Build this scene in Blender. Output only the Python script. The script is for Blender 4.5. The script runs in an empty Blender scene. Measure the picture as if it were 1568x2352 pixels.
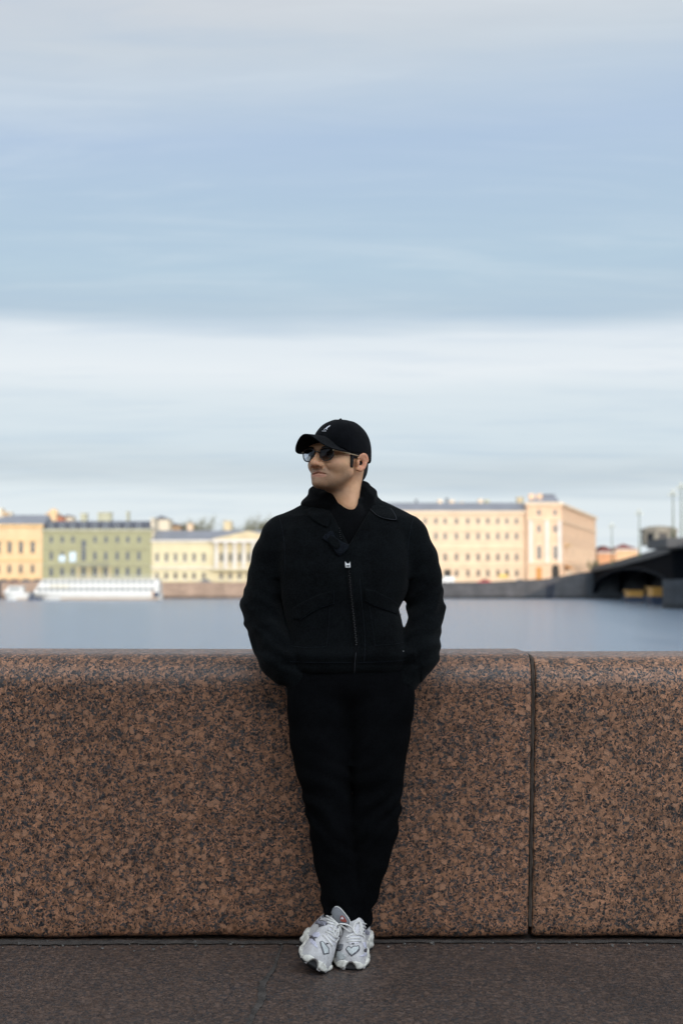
import bpy, bmesh, math, random
import numpy as np
from mathutils import Vector, Matrix, Euler
from mathutils.bvhtree import BVHTree
from mathutils.geometry import delaunay_2d_cdt
random.seed(7); np.random.seed(7)
R = math.radians
scn = bpy.context.scene
COL = scn.collection

# ------------------------------------------------------------------ camera
CAM_Z = 1.27
PITCH = math.atan(159/3267)
FPX = 3267.0                      # focal length in pixels of a 1568 wide picture
cd = bpy.data.cameras.new('camera'); cam = bpy.data.objects.new('camera', cd); COL.objects.link(cam)
cd.lens = 50; cd.sensor_width = 24; cd.sensor_fit = 'HORIZONTAL'
cd.clip_start = 0.05; cd.clip_end = 12000
cam.location = (0, 0, CAM_Z); cam.rotation_euler = (math.pi/2 + PITCH, 0, 0)
cd.dof.use_dof = True; cd.dof.focus_distance = 4.83; cd.dof.aperture_fstop = 2.7
scn.camera = cam
scn.view_settings.view_transform = 'Standard'; scn.view_settings.look = 'None'
scn.view_settings.exposure = 0.0; scn.view_settings.gamma = 1.0
try: scn.view_settings.use_curve_mapping = False
except Exception: pass
scn.cycles.max_bounces = 6; scn.cycles.transparent_max_bounces = 12

def ray(px, py):
    v = Vector(((px-784)/FPX, (1176-py)/FPX, -1))
    c, s = math.cos(PITCH), math.sin(PITCH)
    # camera axes: right = X, up = (0,-s,c), back = (0,-c,-s)
    return Vector((v.x, -s*v.y + c, c*v.y + s))
def P(px, py, Y):
    r = ray(px, py); t = Y / r.y
    return Vector((r.x*t, Y, CAM_Z + r.z*t))
def M(px, Y): return px*Y/FPX      # picture length to metres at distance Y

# ------------------------------------------------------------------ sun and sky
SUN_EL, SUN_AZ = R(8.5), R(14)     # azimuth measured from straight behind the camera towards its right
to_sun = Vector((math.sin(SUN_AZ)*math.cos(SUN_EL), -math.cos(SUN_AZ)*math.cos(SUN_EL), math.sin(SUN_EL)))
sd = bpy.data.lights.new('sun', 'SUN'); sun = bpy.data.objects.new('sun', sd); COL.objects.link(sun)
sd.energy = 2.2; sd.angle = R(0.5); sd.color = (1.0, 0.82, 0.66)
sun.rotation_euler = (-to_sun).to_track_quat('-Z', 'Y').to_euler()
sun.location = (30, -60, 40)
world = bpy.data.worlds.new('World'); scn.world = world; world.use_nodes = True

class NT:
    def __init__(s, tree): s.t = tree; s.t.nodes.clear()
    def n(s, typ, **kw):
        nd = s.t.nodes.new(typ)
        for k, v in kw.items():
            if k.startswith('_'): setattr(nd, k[1:], v)
        return nd
    def l(s, a, b): s.t.links.new(a, b)
    def math(s, op, a, b=None, clamp=False):
        nd = s.t.nodes.new('ShaderNodeMath'); nd.operation = op; nd.use_clamp = clamp
        for i, v in enumerate((a, b)):
            if v is None: continue
            if isinstance(v, (int, float)): nd.inputs[i].default_value = v
            else: s.l(v, nd.inputs[i])
        return nd.outputs[0]
    def ramp(s, fac, stops, interp='LINEAR'):
        nd = s.t.nodes.new('ShaderNodeValToRGB'); cr = nd.color_ramp; cr.interpolation = interp
        while len(cr.elements) > 1: cr.elements.remove(cr.elements[-1])
        for i, (p, c) in enumerate(stops):
            e = cr.elements[0] if i == 0 else cr.elements.new(p)
            e.position = p; e.color = (c, c, c, 1) if isinstance(c, (int, float)) else (*c, 1)
        s.l(fac, nd.inputs[0]); return nd.outputs[0]
    def mix(s, f, a, b, blend='MIX'):
        nd = s.t.nodes.new('ShaderNodeMix'); nd.data_type = 'RGBA'; nd.blend_type = blend
        for idx, v in ((0, f), (6, a), (7, b)):
            if isinstance(v, (int, float)): nd.inputs[idx].default_value = v
            elif isinstance(v, tuple): nd.inputs[idx].default_value = (*v, 1)
            else: s.l(v, nd.inputs[idx])
        return nd.outputs[2]
    def noise(s, vec, scale, detail=3, rough=.5, dist=0, dims='3D'):
        nd = s.t.nodes.new('ShaderNodeTexNoise'); nd.noise_dimensions = dims
        nd.inputs['Scale'].default_value = scale; nd.inputs['Detail'].default_value = detail
        nd.inputs['Roughness'].default_value = rough; nd.inputs['Distortion'].default_value = dist
        if vec is not None: s.l(vec, nd.inputs['Vector'])
        return nd.outputs['Fac']
    def mapping(s, vec, scale=(1,1,1), loc=(0,0,0), rot=(0,0,0)):
        nd = s.t.nodes.new('ShaderNodeMapping')
        nd.inputs['Scale'].default_value = scale; nd.inputs['Location'].default_value = loc; nd.inputs['Rotation'].default_value = rot
        s.l(vec, nd.inputs['Vector']); return nd.outputs[0]

def srgb(r, g, b):
    f = lambda c: (c/255/12.92) if c/255 <= .04045 else ((c/255+.055)/1.055)**2.4
    return (f(r), f(g), f(b))

def build_world():
    w = NT(world.node_tree)
    out = w.n('ShaderNodeOutputWorld'); bg = w.n('ShaderNodeBackground')
    STR = 0.10
    bg.inputs['Strength'].default_value = STR
    sky = w.n('ShaderNodeTexSky'); sky.sky_type = 'NISHITA'; sky.sun_disc = False
    sky.sun_elevation = SUN_EL
    sky.sun_rotation = math.pi - SUN_AZ      # straight behind the camera is -Y
    sky.air_density = 1.0; sky.dust_density = 1.0; sky.ozone_density = 1.2
    tc = w.n('ShaderNodeTexCoord'); sep = w.n('ShaderNodeSeparateXYZ'); w.l(tc.outputs['Generated'], sep.inputs[0])
    x, y, z = sep.outputs
    # layered stratus seen edge-on: long thin bands near the horizon, wider above
    zc = w.math('ADD', w.math('MAXIMUM', z, 0.0), 0.09)
    comb = w.n('ShaderNodeCombineXYZ')
    w.l(w.math('DIVIDE', x, zc), comb.inputs[0]); w.l(w.math('DIVIDE', y, zc), comb.inputs[1])
    v1 = w.mapping(comb.outputs[0], (.38, 1.0, 1), (3.1, .7, 0), (0, 0, .10))
    n1 = w.noise(v1, 1.0, 4, .52, .3)
    v2 = w.mapping(comb.outputs[0], (.8, 3.0, 1), (1.3, 4.2, 0), (0, 0, -.16))
    n2 = w.math('ADD', w.math('MULTIPLY', w.noise(v2, 1.3, 7, .62, .5), .75), w.math('MULTIPLY', w.noise(w.mapping(comb.outputs[0], (1.5, 7.0, 1), (8, 2, 0), (0, 0, .12)), 2.2, 6, .65, .6), .25))
    wob = w.math('MULTIPLY', w.math('SUBTRACT', n1, .5), .050)
    # softly sloping layers
    tilt = w.math('MULTIPLY', x, w.math('MULTIPLY', w.math('SUBTRACT', z, .13), -.25))
    el = w.math('ADD', w.math('ADD', w.math('ARCSINE', z), wob), tilt)
    t = w.math('DIVIDE', el, R(30), True)
    d = lambda py: max(0, (math.degrees(math.atan((1176-py)/FPX)) + 2.79))/30
    C = srgb
    stops = [(0, C(216,226,233)), (d(1270), C(221,230,235)), (d(1140), C(216,226,232)), (d(1090), C(193,205,214)),
             (d(1010), C(203,216,225)), (d(910), C(212,222,229)), (d(840), C(224,230,235)), (d(765), C(217,225,232)), (d(725), C(178,196,211)),
             (d(640), C(177,198,214)), (d(480), C(173,194,214)), (d(330), C(174,193,216)), (d(210), C(187,201,216)),
             (d(110), C(194,204,214)), (d(0), C(200,206,213)), (1, C(202,208,215))]
    band = w.ramp(t, stops)
    k2 = w.math('MULTIPLY', w.math('SUBTRACT', n2, .5), 1.35)
    band2 = w.mix(w.math('MAXIMUM', k2, 0), band, C(222,230,235))
    band2 = w.mix(w.math('MAXIMUM', w.math('MULTIPLY', k2, -1), 0), band2, C(153,180,208))
    # cloud gain raised towards the sun to light the shaded foreground, eased overhead
    dot = w.n('ShaderNodeVectorMath'); dot.operation = 'DOT_PRODUCT'
    w.l(tc.outputs['Generated'], dot.inputs[0]); dot.inputs[1].default_value = to_sun
    glow = w.math('POWER', w.math('MULTIPLY', w.math('ADD', dot.outputs['Value'], 1.0, ), .5, True), 2.2)
    up = w.math('MAXIMUM', w.math('SUBTRACT', z, .38), 0)
    gain = w.math('ADD', w.math('ADD', 1.13/STR, w.math('MULTIPLY', w.math('MAXIMUM', w.math('SUBTRACT', glow, .28), 0), 6.2/STR)), w.math('MULTIPLY', up, -.35/STR))
    vm = w.n('ShaderNodeVectorMath'); vm.operation = 'SCALE'; w.l(band2, vm.inputs[0]); w.l(gain, vm.inputs['Scale'])
    col = w.mix(.93, sky.outputs[0], vm.outputs[0])
    w.l(col, bg.inputs['Color']); w.l(bg.outputs[0], out.inputs['Surface'])
build_world()

# ------------------------------------------------------------------ helpers
def tag(o, label=None, cat=None, group=None, kind=None):
    if label: o['label'] = label
    if cat: o['category'] = cat
    if group: o['group'] = group
    if kind: o['kind'] = kind
    return o
def empty(name, loc, label=None, cat=None, group=None, rz=0):
    o = bpy.data.objects.new(name, None); COL.objects.link(o); o.location = loc; o.rotation_euler = (0, 0, rz)
    o.empty_display_size = .2
    return tag(o, label, cat, group)
def parent(o, p):
    """parent keeping world placement (p is only moved/rotated in z, before this call)"""
    if p is None: return o
    mw = o.matrix_basis.copy()
    o.parent = p
    o.matrix_parent_inverse = world_of(p).inverted()
    return o
def world_of(o):
    m = o.matrix_basis.copy()
    if o.parent: m = world_of(o.parent) @ o.matrix_parent_inverse @ m
    return m
def mesh_obj(name, verts, faces, mat, par=None, smooth=False, keep=True):
    me = bpy.data.meshes.new(name); me.from_pydata([tuple(v) for v in verts], [], [tuple(f) for f in faces]); me.validate(); me.update()
    return link(name, me, mat, par, smooth, keep)
def link(name, me, mat, par=None, smooth=False, keep=True):
    mats = mat if isinstance(mat, (list, tuple)) else [mat]
    for m_ in mats: me.materials.append(m_)
    if smooth: me.polygons.foreach_set('use_smooth', [True]*len(me.polygons))
    o = bpy.data.objects.new(name, me); COL.objects.link(o)
    if par is not None:
        if keep: parent(o, par)
        else: o.parent = par
    return o
class MB:
    """collects boxes, prisms and tubes into one mesh"""
    def __init__(s): s.v = []; s.f = []; s.m = []
    def add(s, v, f, mi=0):
        b = len(s.v); s.v += [tuple(q) for q in v]; s.f += [tuple(b+i for i in q) for q in f]; s.m += [mi]*len(f)
    def box(s, x0, x1, y0, y1, z0, z1, mi=0):
        v = [(x0,y0,z0),(x1,y0,z0),(x1,y1,z0),(x0,y1,z0),(x0,y0,z1),(x1,y0,z1),(x1,y1,z1),(x0,y1,z1)]
        s.add(v, [(0,3,2,1),(4,5,6,7),(0,1,5,4),(1,2,6,5),(2,3,7,6),(3,0,4,7)], mi)
    def prism(s, pts, axis, a, b, mi=0):
        """polygon pts in the plane normal to axis, extruded from a to b"""
        n = len(pts)
        def mk(p, w): return {0:(w,p[0],p[1]),1:(p[0],w,p[1]),2:(p[0],p[1],w)}[axis]
        v = [mk(p, a) for p in pts] + [mk(p, b) for p in pts]
        f = [tuple(range(n)), tuple(range(2*n-1, n-1, -1))] + [(i, n+i, n+(i+1) % n, (i+1) % n) for i in range(n)]
        s.add(v, f, mi)
    def tube(s, pts, r, n=8, mi=0, closed=False):
        pts = [Vector(p) for p in pts]; m = len(pts)
        rs = r if isinstance(r, (list, tuple)) else [r]*m
        base = len(s.v); up = None; v = []
        for i, p in enumerate(pts):
            if closed: t = (pts[(i+1) % m]-pts[i-1])
            else: t = pts[min(i+1, m-1)]-pts[max(i-1, 0)]
            if t.length < 1e-9: t = Vector((0,0,1))
            t.normalize()
            if up is None:
                up = Vector((0,0,1)) if abs(t.z) < .9 else Vector((0,1,0))
            a = t.cross(up).normalized(); b = a.cross(t).normalized(); up = b
            for k in range(n):
                an = 2*math.pi*k/n; v.append(p + a*math.cos(an)*rs[i] + b*math.sin(an)*rs[i])
        f = []
        for i in range(m if closed else m-1):
            j = (i+1) % m
            for k in range(n):
                k2 = (k+1) % n; f.append((i*n+k, j*n+k, j*n+k2, i*n+k2))
        if not closed: f += [tuple(range(n)), tuple(range((m-1)*n+n-1, (m-1)*n-1, -1))]
        s.add(v, f, mi)
    def build(s, name, mat, par=None, smooth=False, keep=True):
        me = bpy.data.meshes.new(name); me.from_pydata(s.v, [], s.f); me.update()
        bm = bmesh.new(); bm.from_mesh(me); bmesh.ops.recalc_face_normals(bm, faces=bm.faces[:]); bm.to_mesh(me); bm.free()
        me.polygons.foreach_set('material_index', s.m)
        return link(name, me, mat, par, smooth, keep)

# ------------------------------------------------------------------ materials
def material(name):
    m = bpy.data.materials.new(name); m.use_nodes = True
    w = NT(m.node_tree); out = w.n('ShaderNodeOutputMaterial'); b = w.n('ShaderNodeBsdfPrincipled'); w.l(b.outputs[0], out.inputs[0])
    return m, w, b
def simple(name, col, rough=.7, var=.12, scale=1.0, metallic=0, spec=.5, bump=0, bscale=None, coord='Object'):
    m, w, b = material(name)
    tc = w.n('ShaderNodeTexCoord')
    n = w.noise(tc.outputs[coord], scale, 4, .55)
    lo = tuple(c*(1-var) for c in col); hi = tuple(min(1, c*(1+var)) for c in col)
    c = w.ramp(n, [(.3, lo), (.7, hi)])
    w.l(c, b.inputs['Base Color']); b.inputs['Roughness'].default_value = rough; b.inputs['Metallic'].default_value = metallic
    b.inputs['Specular IOR Level'].default_value = spec
    if bump:
        bp = w.n('ShaderNodeBump'); bp.inputs['Strength'].default_value = bump; bp.inputs['Distance'].default_value = .01
        w.l(w.noise(tc.outputs[coord], bscale or scale*4, 3), bp.inputs['Height']); w.l(bp.outputs[0], b.inputs['Normal'])
    return m
def granite(name, warm, grey, dark, rough=.42, seed=0.0, fine=1.0, contrast=1.0, bumpd=.0012):
    m, w, b = material(name)
    tc = w.n('ShaderNodeTexCoord'); v = w.mapping(tc.outputs['Object'], (1,1,1), (seed, seed*.7, seed*1.3))
    # slightly warped space so grains are not round
    wn = w.n('ShaderNodeTexNoise'); wn.inputs['Scale'].default_value = 45*fine; wn.inputs['Detail'].default_value = 3; w.l(v, wn.inputs['Vector'])
    wv = w.n('ShaderNodeVectorMath'); wv.operation = 'MULTIPLY_ADD'; w.l(wn.outputs['Color'], wv.inputs[0])
    wv.inputs[1].default_value = (.036/fine,)*3; w.l(v, wv.inputs[2]); vv = wv.outputs[0]
    # big feldspar ovoids
    vo = w.n('ShaderNodeTexVoronoi'); vo.feature = 'F1'; vo.inputs['Scale'].default_value = 34*fine; w.l(vv, vo.inputs['Vector'])
    sc = w.n('ShaderNodeSeparateColor'); w.l(vo.outputs['Color'], sc.inputs[0])
    ovoid = w.math('MULTIPLY', w.ramp(vo.outputs['Distance'], [(.34, 1.0), (.55, 0.0)]), w.ramp(sc.outputs[0], [(.78, 0), (.84, 1)]))
    # mid grains
    vg = w.n('ShaderNodeTexVoronoi'); vg.feature = 'F1'; vg.inputs['Scale'].default_value = 140*fine; w.l(vv, vg.inputs['Vector'])
    sg = w.n('ShaderNodeSeparateColor'); w.l(vg.outputs['Color'], sg.inputs[0])
    clump = w.noise(v, 14*fine, 3, .6)
    big = w.noise(v, 2.3, 3, .55)
    sel = w.math('ADD', w.math('MULTIPLY', w.math('SUBTRACT', clump, .5), .95), sg.outputs[0])
    sel = w.math('ADD', sel, w.math('MULTIPLY', w.math('SUBTRACT', big, .5), .5))
    c1 = w.ramp(sg.outputs[1], [(0, tuple(c*.62 for c in warm)), (.5, warm), (1, tuple(min(1, c*1.28) for c in warm))])
    c2 = w.ramp(sg.outputs[2], [(0, tuple(c*.55 for c in grey)), (1, tuple(c*1.35 for c in grey))])
    vm_ = w.n('ShaderNodeTexVoronoi'); vm_.feature = 'F1'; vm_.inputs['Scale'].default_value = 62*fine; w.l(w.mapping(vv, (1,1,1), (2.2, 9.1, 4.3)), vm_.inputs['Vector'])
    sm = w.n('ShaderNodeSeparateColor'); w.l(vm_.outputs['Color'], sm.inputs[0])
    c1 = w.mix(1.0, c1, w.ramp(sm.outputs[0], [(0, .58), (.5, .95), (1, 1.45)]), 'MULTIPLY')
    base = w.mix(w.ramp(sel, [(.60, 0), (.70, 1)]), c1, c2)
    base = w.mix(w.math('MULTIPLY', ovoid, .85), base, w.mix(sc.outputs[1], tuple(c*1.15 for c in warm), tuple(min(1, c*q) for c, q in zip(warm, (1.5, 1.6, 1.7)))))
    # black mica specks gathered in clumps
    vd = w.n('ShaderNodeTexVoronoi'); vd.feature = 'F1'; vd.inputs['Scale'].default_value = 84*fine; w.l(w.mapping(vv, (1,1,1), (5.2, 1.1, 3.3)), vd.inputs['Vector'])
    sdk = w.n('ShaderNodeSeparateColor'); w.l(vd.outputs['Color'], sdk.inputs[0])
    dsel = w.math('ADD', sdk.outputs[0], w.math('MULTIPLY', w.math('SUBTRACT', w.noise(v, 26*fine, 3, .6), .5), 1.2))
    dk = w.math('MULTIPLY', w.ramp(dsel, [(.60, 0), (.66, 1)]), w.ramp(vd.outputs['Distance'], [(.40, 1), (.56, 0)]))
    dk = w.math('MULTIPLY', dk, w.math('SUBTRACT', 1, w.math('MULTIPLY', ovoid, .8)))
    base = w.mix(w.math('MULTIPLY', dk, .94*contrast), base, dark)
    # fine crystal grain and slow discolouring of the stone
    fg = w.noise(v, 420*fine, 2, .6)
    base = w.mix(1.0, base, w.ramp(fg, [(.25, .38), (.75, 1.62)]), 'MULTIPLY')
    base = w.mix(1.0, base, w.ramp(w.noise(v, 1.1, 4, .6), [(.3, .80), (.7, 1.16)]), 'MULTIPLY')
    w.l(base, b.inputs['Base Color'])
    w.l(w.ramp(w.noise(v, 60, 3), [(.3, rough-.08), (.7, rough+.14)]), b.inputs['Roughness'])
    bp = w.n('ShaderNodeBump'); bp.inputs['Strength'].default_value = .5; bp.inputs['Distance'].default_value = bumpd
    w.l(w.math('ADD', w.noise(v, 260, 3), w.math('MULTIPLY', w.noise(v, 40, 2), 1.5)), bp.inputs['Height']); w.l(bp.outputs[0], b.inputs['Normal'])
    return m
def cloth(name, lo, hi, weave=900, rough=.95, bump=.6, blot=7, sheen=.15):
    m, w, b = material(name)
    tc = w.n('ShaderNodeTexCoord'); v = tc.outputs['Object']
    n1 = w.noise(v, weave, 2, .7); n2 = w.noise(v, blot, 4, .6); n3 = w.noise(v, 190, 4, .75)
    f = w.math('ADD', w.math('MULTIPLY', n1, .25), w.math('ADD', w.math('MULTIPLY', n2, .30), w.math('MULTIPLY', n3, .60)))
    w.l(w.ramp(f, [(.47, lo), (.66, hi)]), b.inputs['Base Color'])
    b.inputs['Roughness'].default_value = rough; b.inputs['Sheen Weight'].default_value = sheen; b.inputs['Sheen Roughness'].default_value = .5
    b.inputs['Specular IOR Level'].default_value = .06
    bp = w.n('ShaderNodeBump'); bp.inputs['Strength'].default_value = bump; bp.inputs['Distance'].default_value = .002
    w.l(w.math('ADD', n3, n1), bp.inputs['Height']); w.l(bp.outputs[0], b.inputs['Normal'])
    return m
WARM, GREY, DARK = (.275,.136,.075), (.044,.044,.046), (.003,.005,.008)
M_GR1 = granite('red_granite', WARM, GREY, DARK, seed=0, fine=1.25)
M_GR2 = granite('red_granite_other_block', (.295,.150,.084), (.048,.047,.047), DARK, seed=7.3, fine=1.25)
M_PAV = granite('paving_granite', (.094,.062,.047), (.032,.034,.038), (.006,.008,.011), rough=.5, seed=3.1, fine=1.5, contrast=.7)
M_MORTAR = simple('mortar', (.085,.066,.053), .95, .25, 25, bump=.6, bscale=120)
M_MORTAR2 = simple('grey_mortar', (.050,.043,.038), .95, .6, 18, bump=.7, bscale=90)
M_ASPH = simple('asphalt', (.05,.05,.052), .9, .2, 12, bump=.3)
M_GREYST = simple('grey_granite', (.17,.165,.165), .8, .2, .8)
M_BROWNST = simple('brown_quay_stone', (.29,.215,.165), .85, .18, .5)
M_JACKET = cloth('black_wool_denim', (.0004,.0007,.0009), (.0058,.0078,.0090), sheen=.03)
M_HOODIE = cloth('black_fleece', (.0012,.0014,.0018), (.004,.0048,.0058), weave=500, sheen=.06)
M_COLLAR = cloth('dark_corduroy', (.003,.004,.006), (.010,.013,.018), weave=600, sheen=.05)
M_TROUS = cloth('black_trouser_cloth', (.0006,.0008,.0011), (.0034,.0040,.0048), weave=800, sheen=.0)
M_CAP = cloth('black_cap_twill', (.0015,.0018,.0026), (.0045,.0055,.0075), weave=1200, sheen=.04)
M_STITCH = simple('grey_thread', (.05,.055,.065), .9)
M_METAL = simple('zip_metal', (.20,.20,.20), .35, .1, 50, metallic=1)
M_PULL = simple('zip_pull', (.42,.42,.42), .4, .1, 50, metallic=.6)
M_WHITE = simple('white_thread', (.70,.72,.78), .8, .05, 50)

# ------------------------------------------------------------------ implicit surfaces
def smin(a, b, k):
    h = np.clip(.5+.5*(b-a)/k, 0, 1); return b*(1-h)+a*h-k*h*(1-h)
def smax(a, b, k): return -smin(-a, -b, k)
def ell(X, c, r):
    q = np.sqrt(((X[0]-c[0])/r[0])**2+((X[1]-c[1])/r[1])**2+((X[2]-c[2])/r[2])**2)
    return (q-1)*min(r)*.5 + (q-1)*np.mean(r)*.5
def rcone(X, a, b, ra, rb, fy=1.0):
    a = np.array(a, float); b = np.array(b, float); d = b-a
    d2 = d.copy(); d2[1] *= fy
    px, py, pz = X[0]-a[0], (X[1]-a[1])*fy, X[2]-a[2]
    t = np.clip((px*d2[0]+py*d2[1]+pz*d2[2])/max(1e-9, (d2**2).sum()), 0, 1)
    q = np.sqrt((px-t*d2[0])**2+(py-t*d2[1])**2+(pz-t*d2[2])**2)
    return q-(ra+(rb-ra)*t)
def chain(X, pts, rs, k=.012, fy=1.0):
    f = None
    for i in range(len(pts)-1):
        g = rcone(X, pts[i], pts[i+1], rs[i], rs[i+1], fy)
        f = g if f is None else smin(f, g, k)
    return f
def vnoise(X, sc, seed=0):
    """cheap smooth value noise"""
    rng = np.random.RandomState(seed); T = rng.rand(32, 32, 32).astype(np.float32)
    g = [x*s for x, s in zip(X, sc if hasattr(sc, '__len__') else (sc,)*3)]
    i = [np.floor(q).astype(np.int32) for q in g]; f = [q-j for q, j in zip(g, i)]; f = [q*q*(3-2*q) for q in f]
    o = 0
    for a in (0,1):
        for b in (0,1):
            for c in (0,1):
                o = o + T[(i[0]+a) % 32, (i[1]+b) % 32, (i[2]+c) % 32]*(f[0] if a else 1-f[0])*(f[1] if b else 1-f[1])*(f[2] if c else 1-f[2])
    return o-.5
def surface(name, fn, lo, hi, h, mat, par=None, smooth_it=0):
    ax = [np.arange(l, u+h, h, dtype=np.float32) for l, u in zip(lo, hi)]
    X = np.meshgrid(*ax, indexing='ij')
    F = fn(X).astype(np.float32)
    s = F < 0
    n = F.shape; cs = tuple(k-1 for k in n)
    def cor(A, a, b, c): return A[a:a+cs[0], b:b+cs[1], c:c+cs[2]]
    cnt = sum(cor(s, a, b, c).astype(np.int8) for a in (0,1) for b in (0,1) for c in (0,1))
    act = (cnt > 0) & (cnt < 8)
    idx = np.full(cs, -1, np.int64); I = np.argwhere(act); idx[act] = np.arange(len(I))
    pos = np.zeros((len(I), 3)); num = np.zeros(len(I))
    i, j, k = I.T
    for a in (0,1):
        for b in (0,1):
            for axis in range(3):
                o0 = [a, b]; o0.insert(axis, 0); o1 = list(o0); o1[axis] = 1
                f0 = F[i+o0[0], j+o0[1], k+o0[2]]; f1 = F[i+o1[0], j+o1[1], k+o1[2]]
                cr = (f0 < 0) != (f1 < 0)
                t = np.where(cr, f0/np.where(cr, f0-f1, 1), 0)
                p = np.array(o0, float)[None, :].repeat(len(I), 0); p[:, axis] += t
                pos[cr] += p[cr]; num[cr] += 1
    pos = (pos/num[:, None]+I)*h+np.array([q[0] for q in ax])
    faces = []
    for axis in range(3):
        sl0 = [slice(None)]*3; sl1 = [slice(None)]*3; sl0[axis] = slice(0, -1); sl1[axis] = slice(1, None)
        A = s[tuple(sl0)]; B = s[tuple(sl1)]
        E = np.argwhere(A != B); inside = A[tuple(E.T)]
        o = [q for q in range(3) if q != axis]
        ok = np.ones(len(E), bool)
        for q in o: ok &= (E[:, q] > 0) & (E[:, q] < n[q]-1)
        E = E[ok]; inside = inside[ok]
        c = []
        for da, db in ((0,0),(1,0),(1,1),(0,1)):
            q = E.copy(); q[:, o[0]] -= da; q[:, o[1]] -= db; c.append(idx[tuple(q.T)])
        Q = np.stack(c, 1)
        flip = inside if axis != 1 else ~inside
        Q[~flip] = Q[~flip][:, ::-1]
        faces.append(Q)
    Q = np.concatenate(faces)
    me = bpy.data.meshes.new(name)
    me.vertices.add(len(pos)); me.vertices.foreach_set('co', pos.astype(np.float32).ravel())
    me.loops.add(len(Q)*4); me.loops.foreach_set('vertex_index', Q.ravel().astype(np.int32))
    me.polygons.add(len(Q)); me.polygons.foreach_set('loop_start', np.arange(0, len(Q)*4, 4, dtype=np.int32)); me.polygons.foreach_set('loop_total', np.full(len(Q), 4, np.int32))
    me.update(); me.validate()
    if smooth_it:
        bm = bmesh.new(); bm.from_mesh(me)
        for _ in range(smooth_it): bmesh.ops.smooth_vert(bm, verts=bm.verts[:], factor=.5, use_axis_x=True, use_axis_y=True, use_axis_z=True)
        bm.to_mesh(me); bm.free()
    return link(name, me, mat, par, True)
def bvh_of(o):
    me = o.data; vs = [v.co.copy() for v in me.vertices]; return BVHTree.FromPolygons(vs, [tuple(p.vertices) for p in me.polygons])
def cast(bvh, px, py):
    r = ray(px, py).normalized(); h = bvh.ray_cast(Vector((0,0,CAM_Z)), r)
    if h[0] is None: return None
    n = h[1]; 
    if n.dot(r) > 0: n = -n
    return h[0], n
def patch(name, bvh, poly, off, thick, mat, par, step=3.0):
    """raised cloth or rubber piece lying on a surface, outline given over that surface"""
    pts = []
    m = len(poly)
    for i in range(m):
        a = Vector(poly[i]); b = Vector(poly[(i+1) % m]); k = max(1, int((b-a).length/step))
        for q in range(k): pts.append(a+(b-a)*q/k)
    nb = len(pts); xs = [p[0] for p in pts]; ys = [p[1] for p in pts]
    x = min(xs)+step*.5
    def inside(x, y):
        c = False
        for i in range(nb):
            x1, y1 = pts[i]; x2, y2 = pts[i-1]
            if (y1 > y) != (y2 > y) and x < (x2-x1)*(y-y1)/(y2-y1)+x1: c = not c
        return c
    ins = []
    while x < max(xs):
        y = min(ys)+step*.5
        while y < max(ys):
            if inside(x, y) and min((p[0]-x)**2+(p[1]-y)**2 for p in pts) > (step*.5)**2: ins.append(Vector((x, y)))
            y += step
        x += step
    allp = pts+ins
    vv, ee, ff, *_ = delaunay_2d_cdt(allp, [], [list(range(nb))], 1, 1e-4)
    out = []; last = None
    for p in vv:
        h = cast(bvh, p[0], p[1])
        if h is None:
            out.append(None)
        else: out.append(h[0]+h[1]*off); last = h[0]
    if last is None: return None
    good = [f for f in ff if all(out[i] is not None for i in f)]
    use = sorted({i for f in good for i in f}); mp = {a: b for b, a in enumerate(use)}
    V = [out[i] for i in use]; F = [tuple(mp[i] for i in f) for f in good]
    if not F: return None
    # drop faces that jump across a depth gap
    F = [f for f in F if max((V[f[i]]-V[f[i-1]]).length for i in range(len(f))) < .03+step*.004]
    back = [v-((Vector((0,0,CAM_Z))-v).normalized())*-thick for v in V]
    n = len(V)
    top = [v for v in V]
    # outward side is towards the viewer of that surface
    cen = sum(V, Vector())/n
    edges = {}
    for f in F:
        for i in range(len(f)):
            a, b = f[i], f[(i+1) % len(f)]; edges[(a, b)] = edges.get((a, b), 0)+1
    bd = [(a, b) for (a, b) in edges if (b, a) not in edges]
    up = [v+(Vector((0,0,CAM_Z))-v).normalized()*thick for v in V]
    faces = [tuple(i+n for i in f) for f in F] + [tuple(reversed(f)) for f in F] + [(a, b, b+n, a+n) for a, b in bd]
    o = mesh_obj(name, list(V)+up, faces, mat, par, True)
    bm = bmesh.new(); bm.from_mesh(o.data); bmesh.ops.recalc_face_normals(bm, faces=bm.faces[:]); bm.to_mesh(o.data); bm.free()
    return o
def dens(path, step):
    out = []
    for i in range(len(path)-1):
        a = Vector(path[i]); b = Vector(path[i+1]); k = max(1, int((b-a).length/step))
        out += [a+(b-a)*q/k for q in range(k)]
    return out+[Vector(path[-1])]
def smoothpath(pts, n=6):
    """Catmull-Rom"""
    P_ = [Vector(p) for p in pts]; out = []
    for i in range(len(P_)-1):
        p0 = P_[max(i-1,0)]; p1 = P_[i]; p2 = P_[i+1]; p3 = P_[min(i+2, len(P_)-1)]
        for k in range(n):
            t = k/n
            out.append(.5*((2*p1)+(p2-p0)*t+(2*p0-5*p1+4*p2-p3)*t*t+(3*p1-p0-3*p2+p3)*t**3))
    return out+[P_[-1]]
def cord(mb, bvh, path, r, off=0, step=3, n=6, mi=0, smooth=True):
    pp = smoothpath(path) if smooth else path
    hs = [cast(bvh, p[0], p[1]) for p in dens(pp, step)]
    hs = [h for h in hs if h]
    run = []
    for h in hs+[None]:
        if h is not None and (not run or (h[0]-run[-1][0]).length < .006+step*.0045): run.append(h); continue
        if len(run) > 1: mb.tube([q[0]+q[1]*off for q in run], r, n, mi)
        run = [h] if h is not None else []


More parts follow.
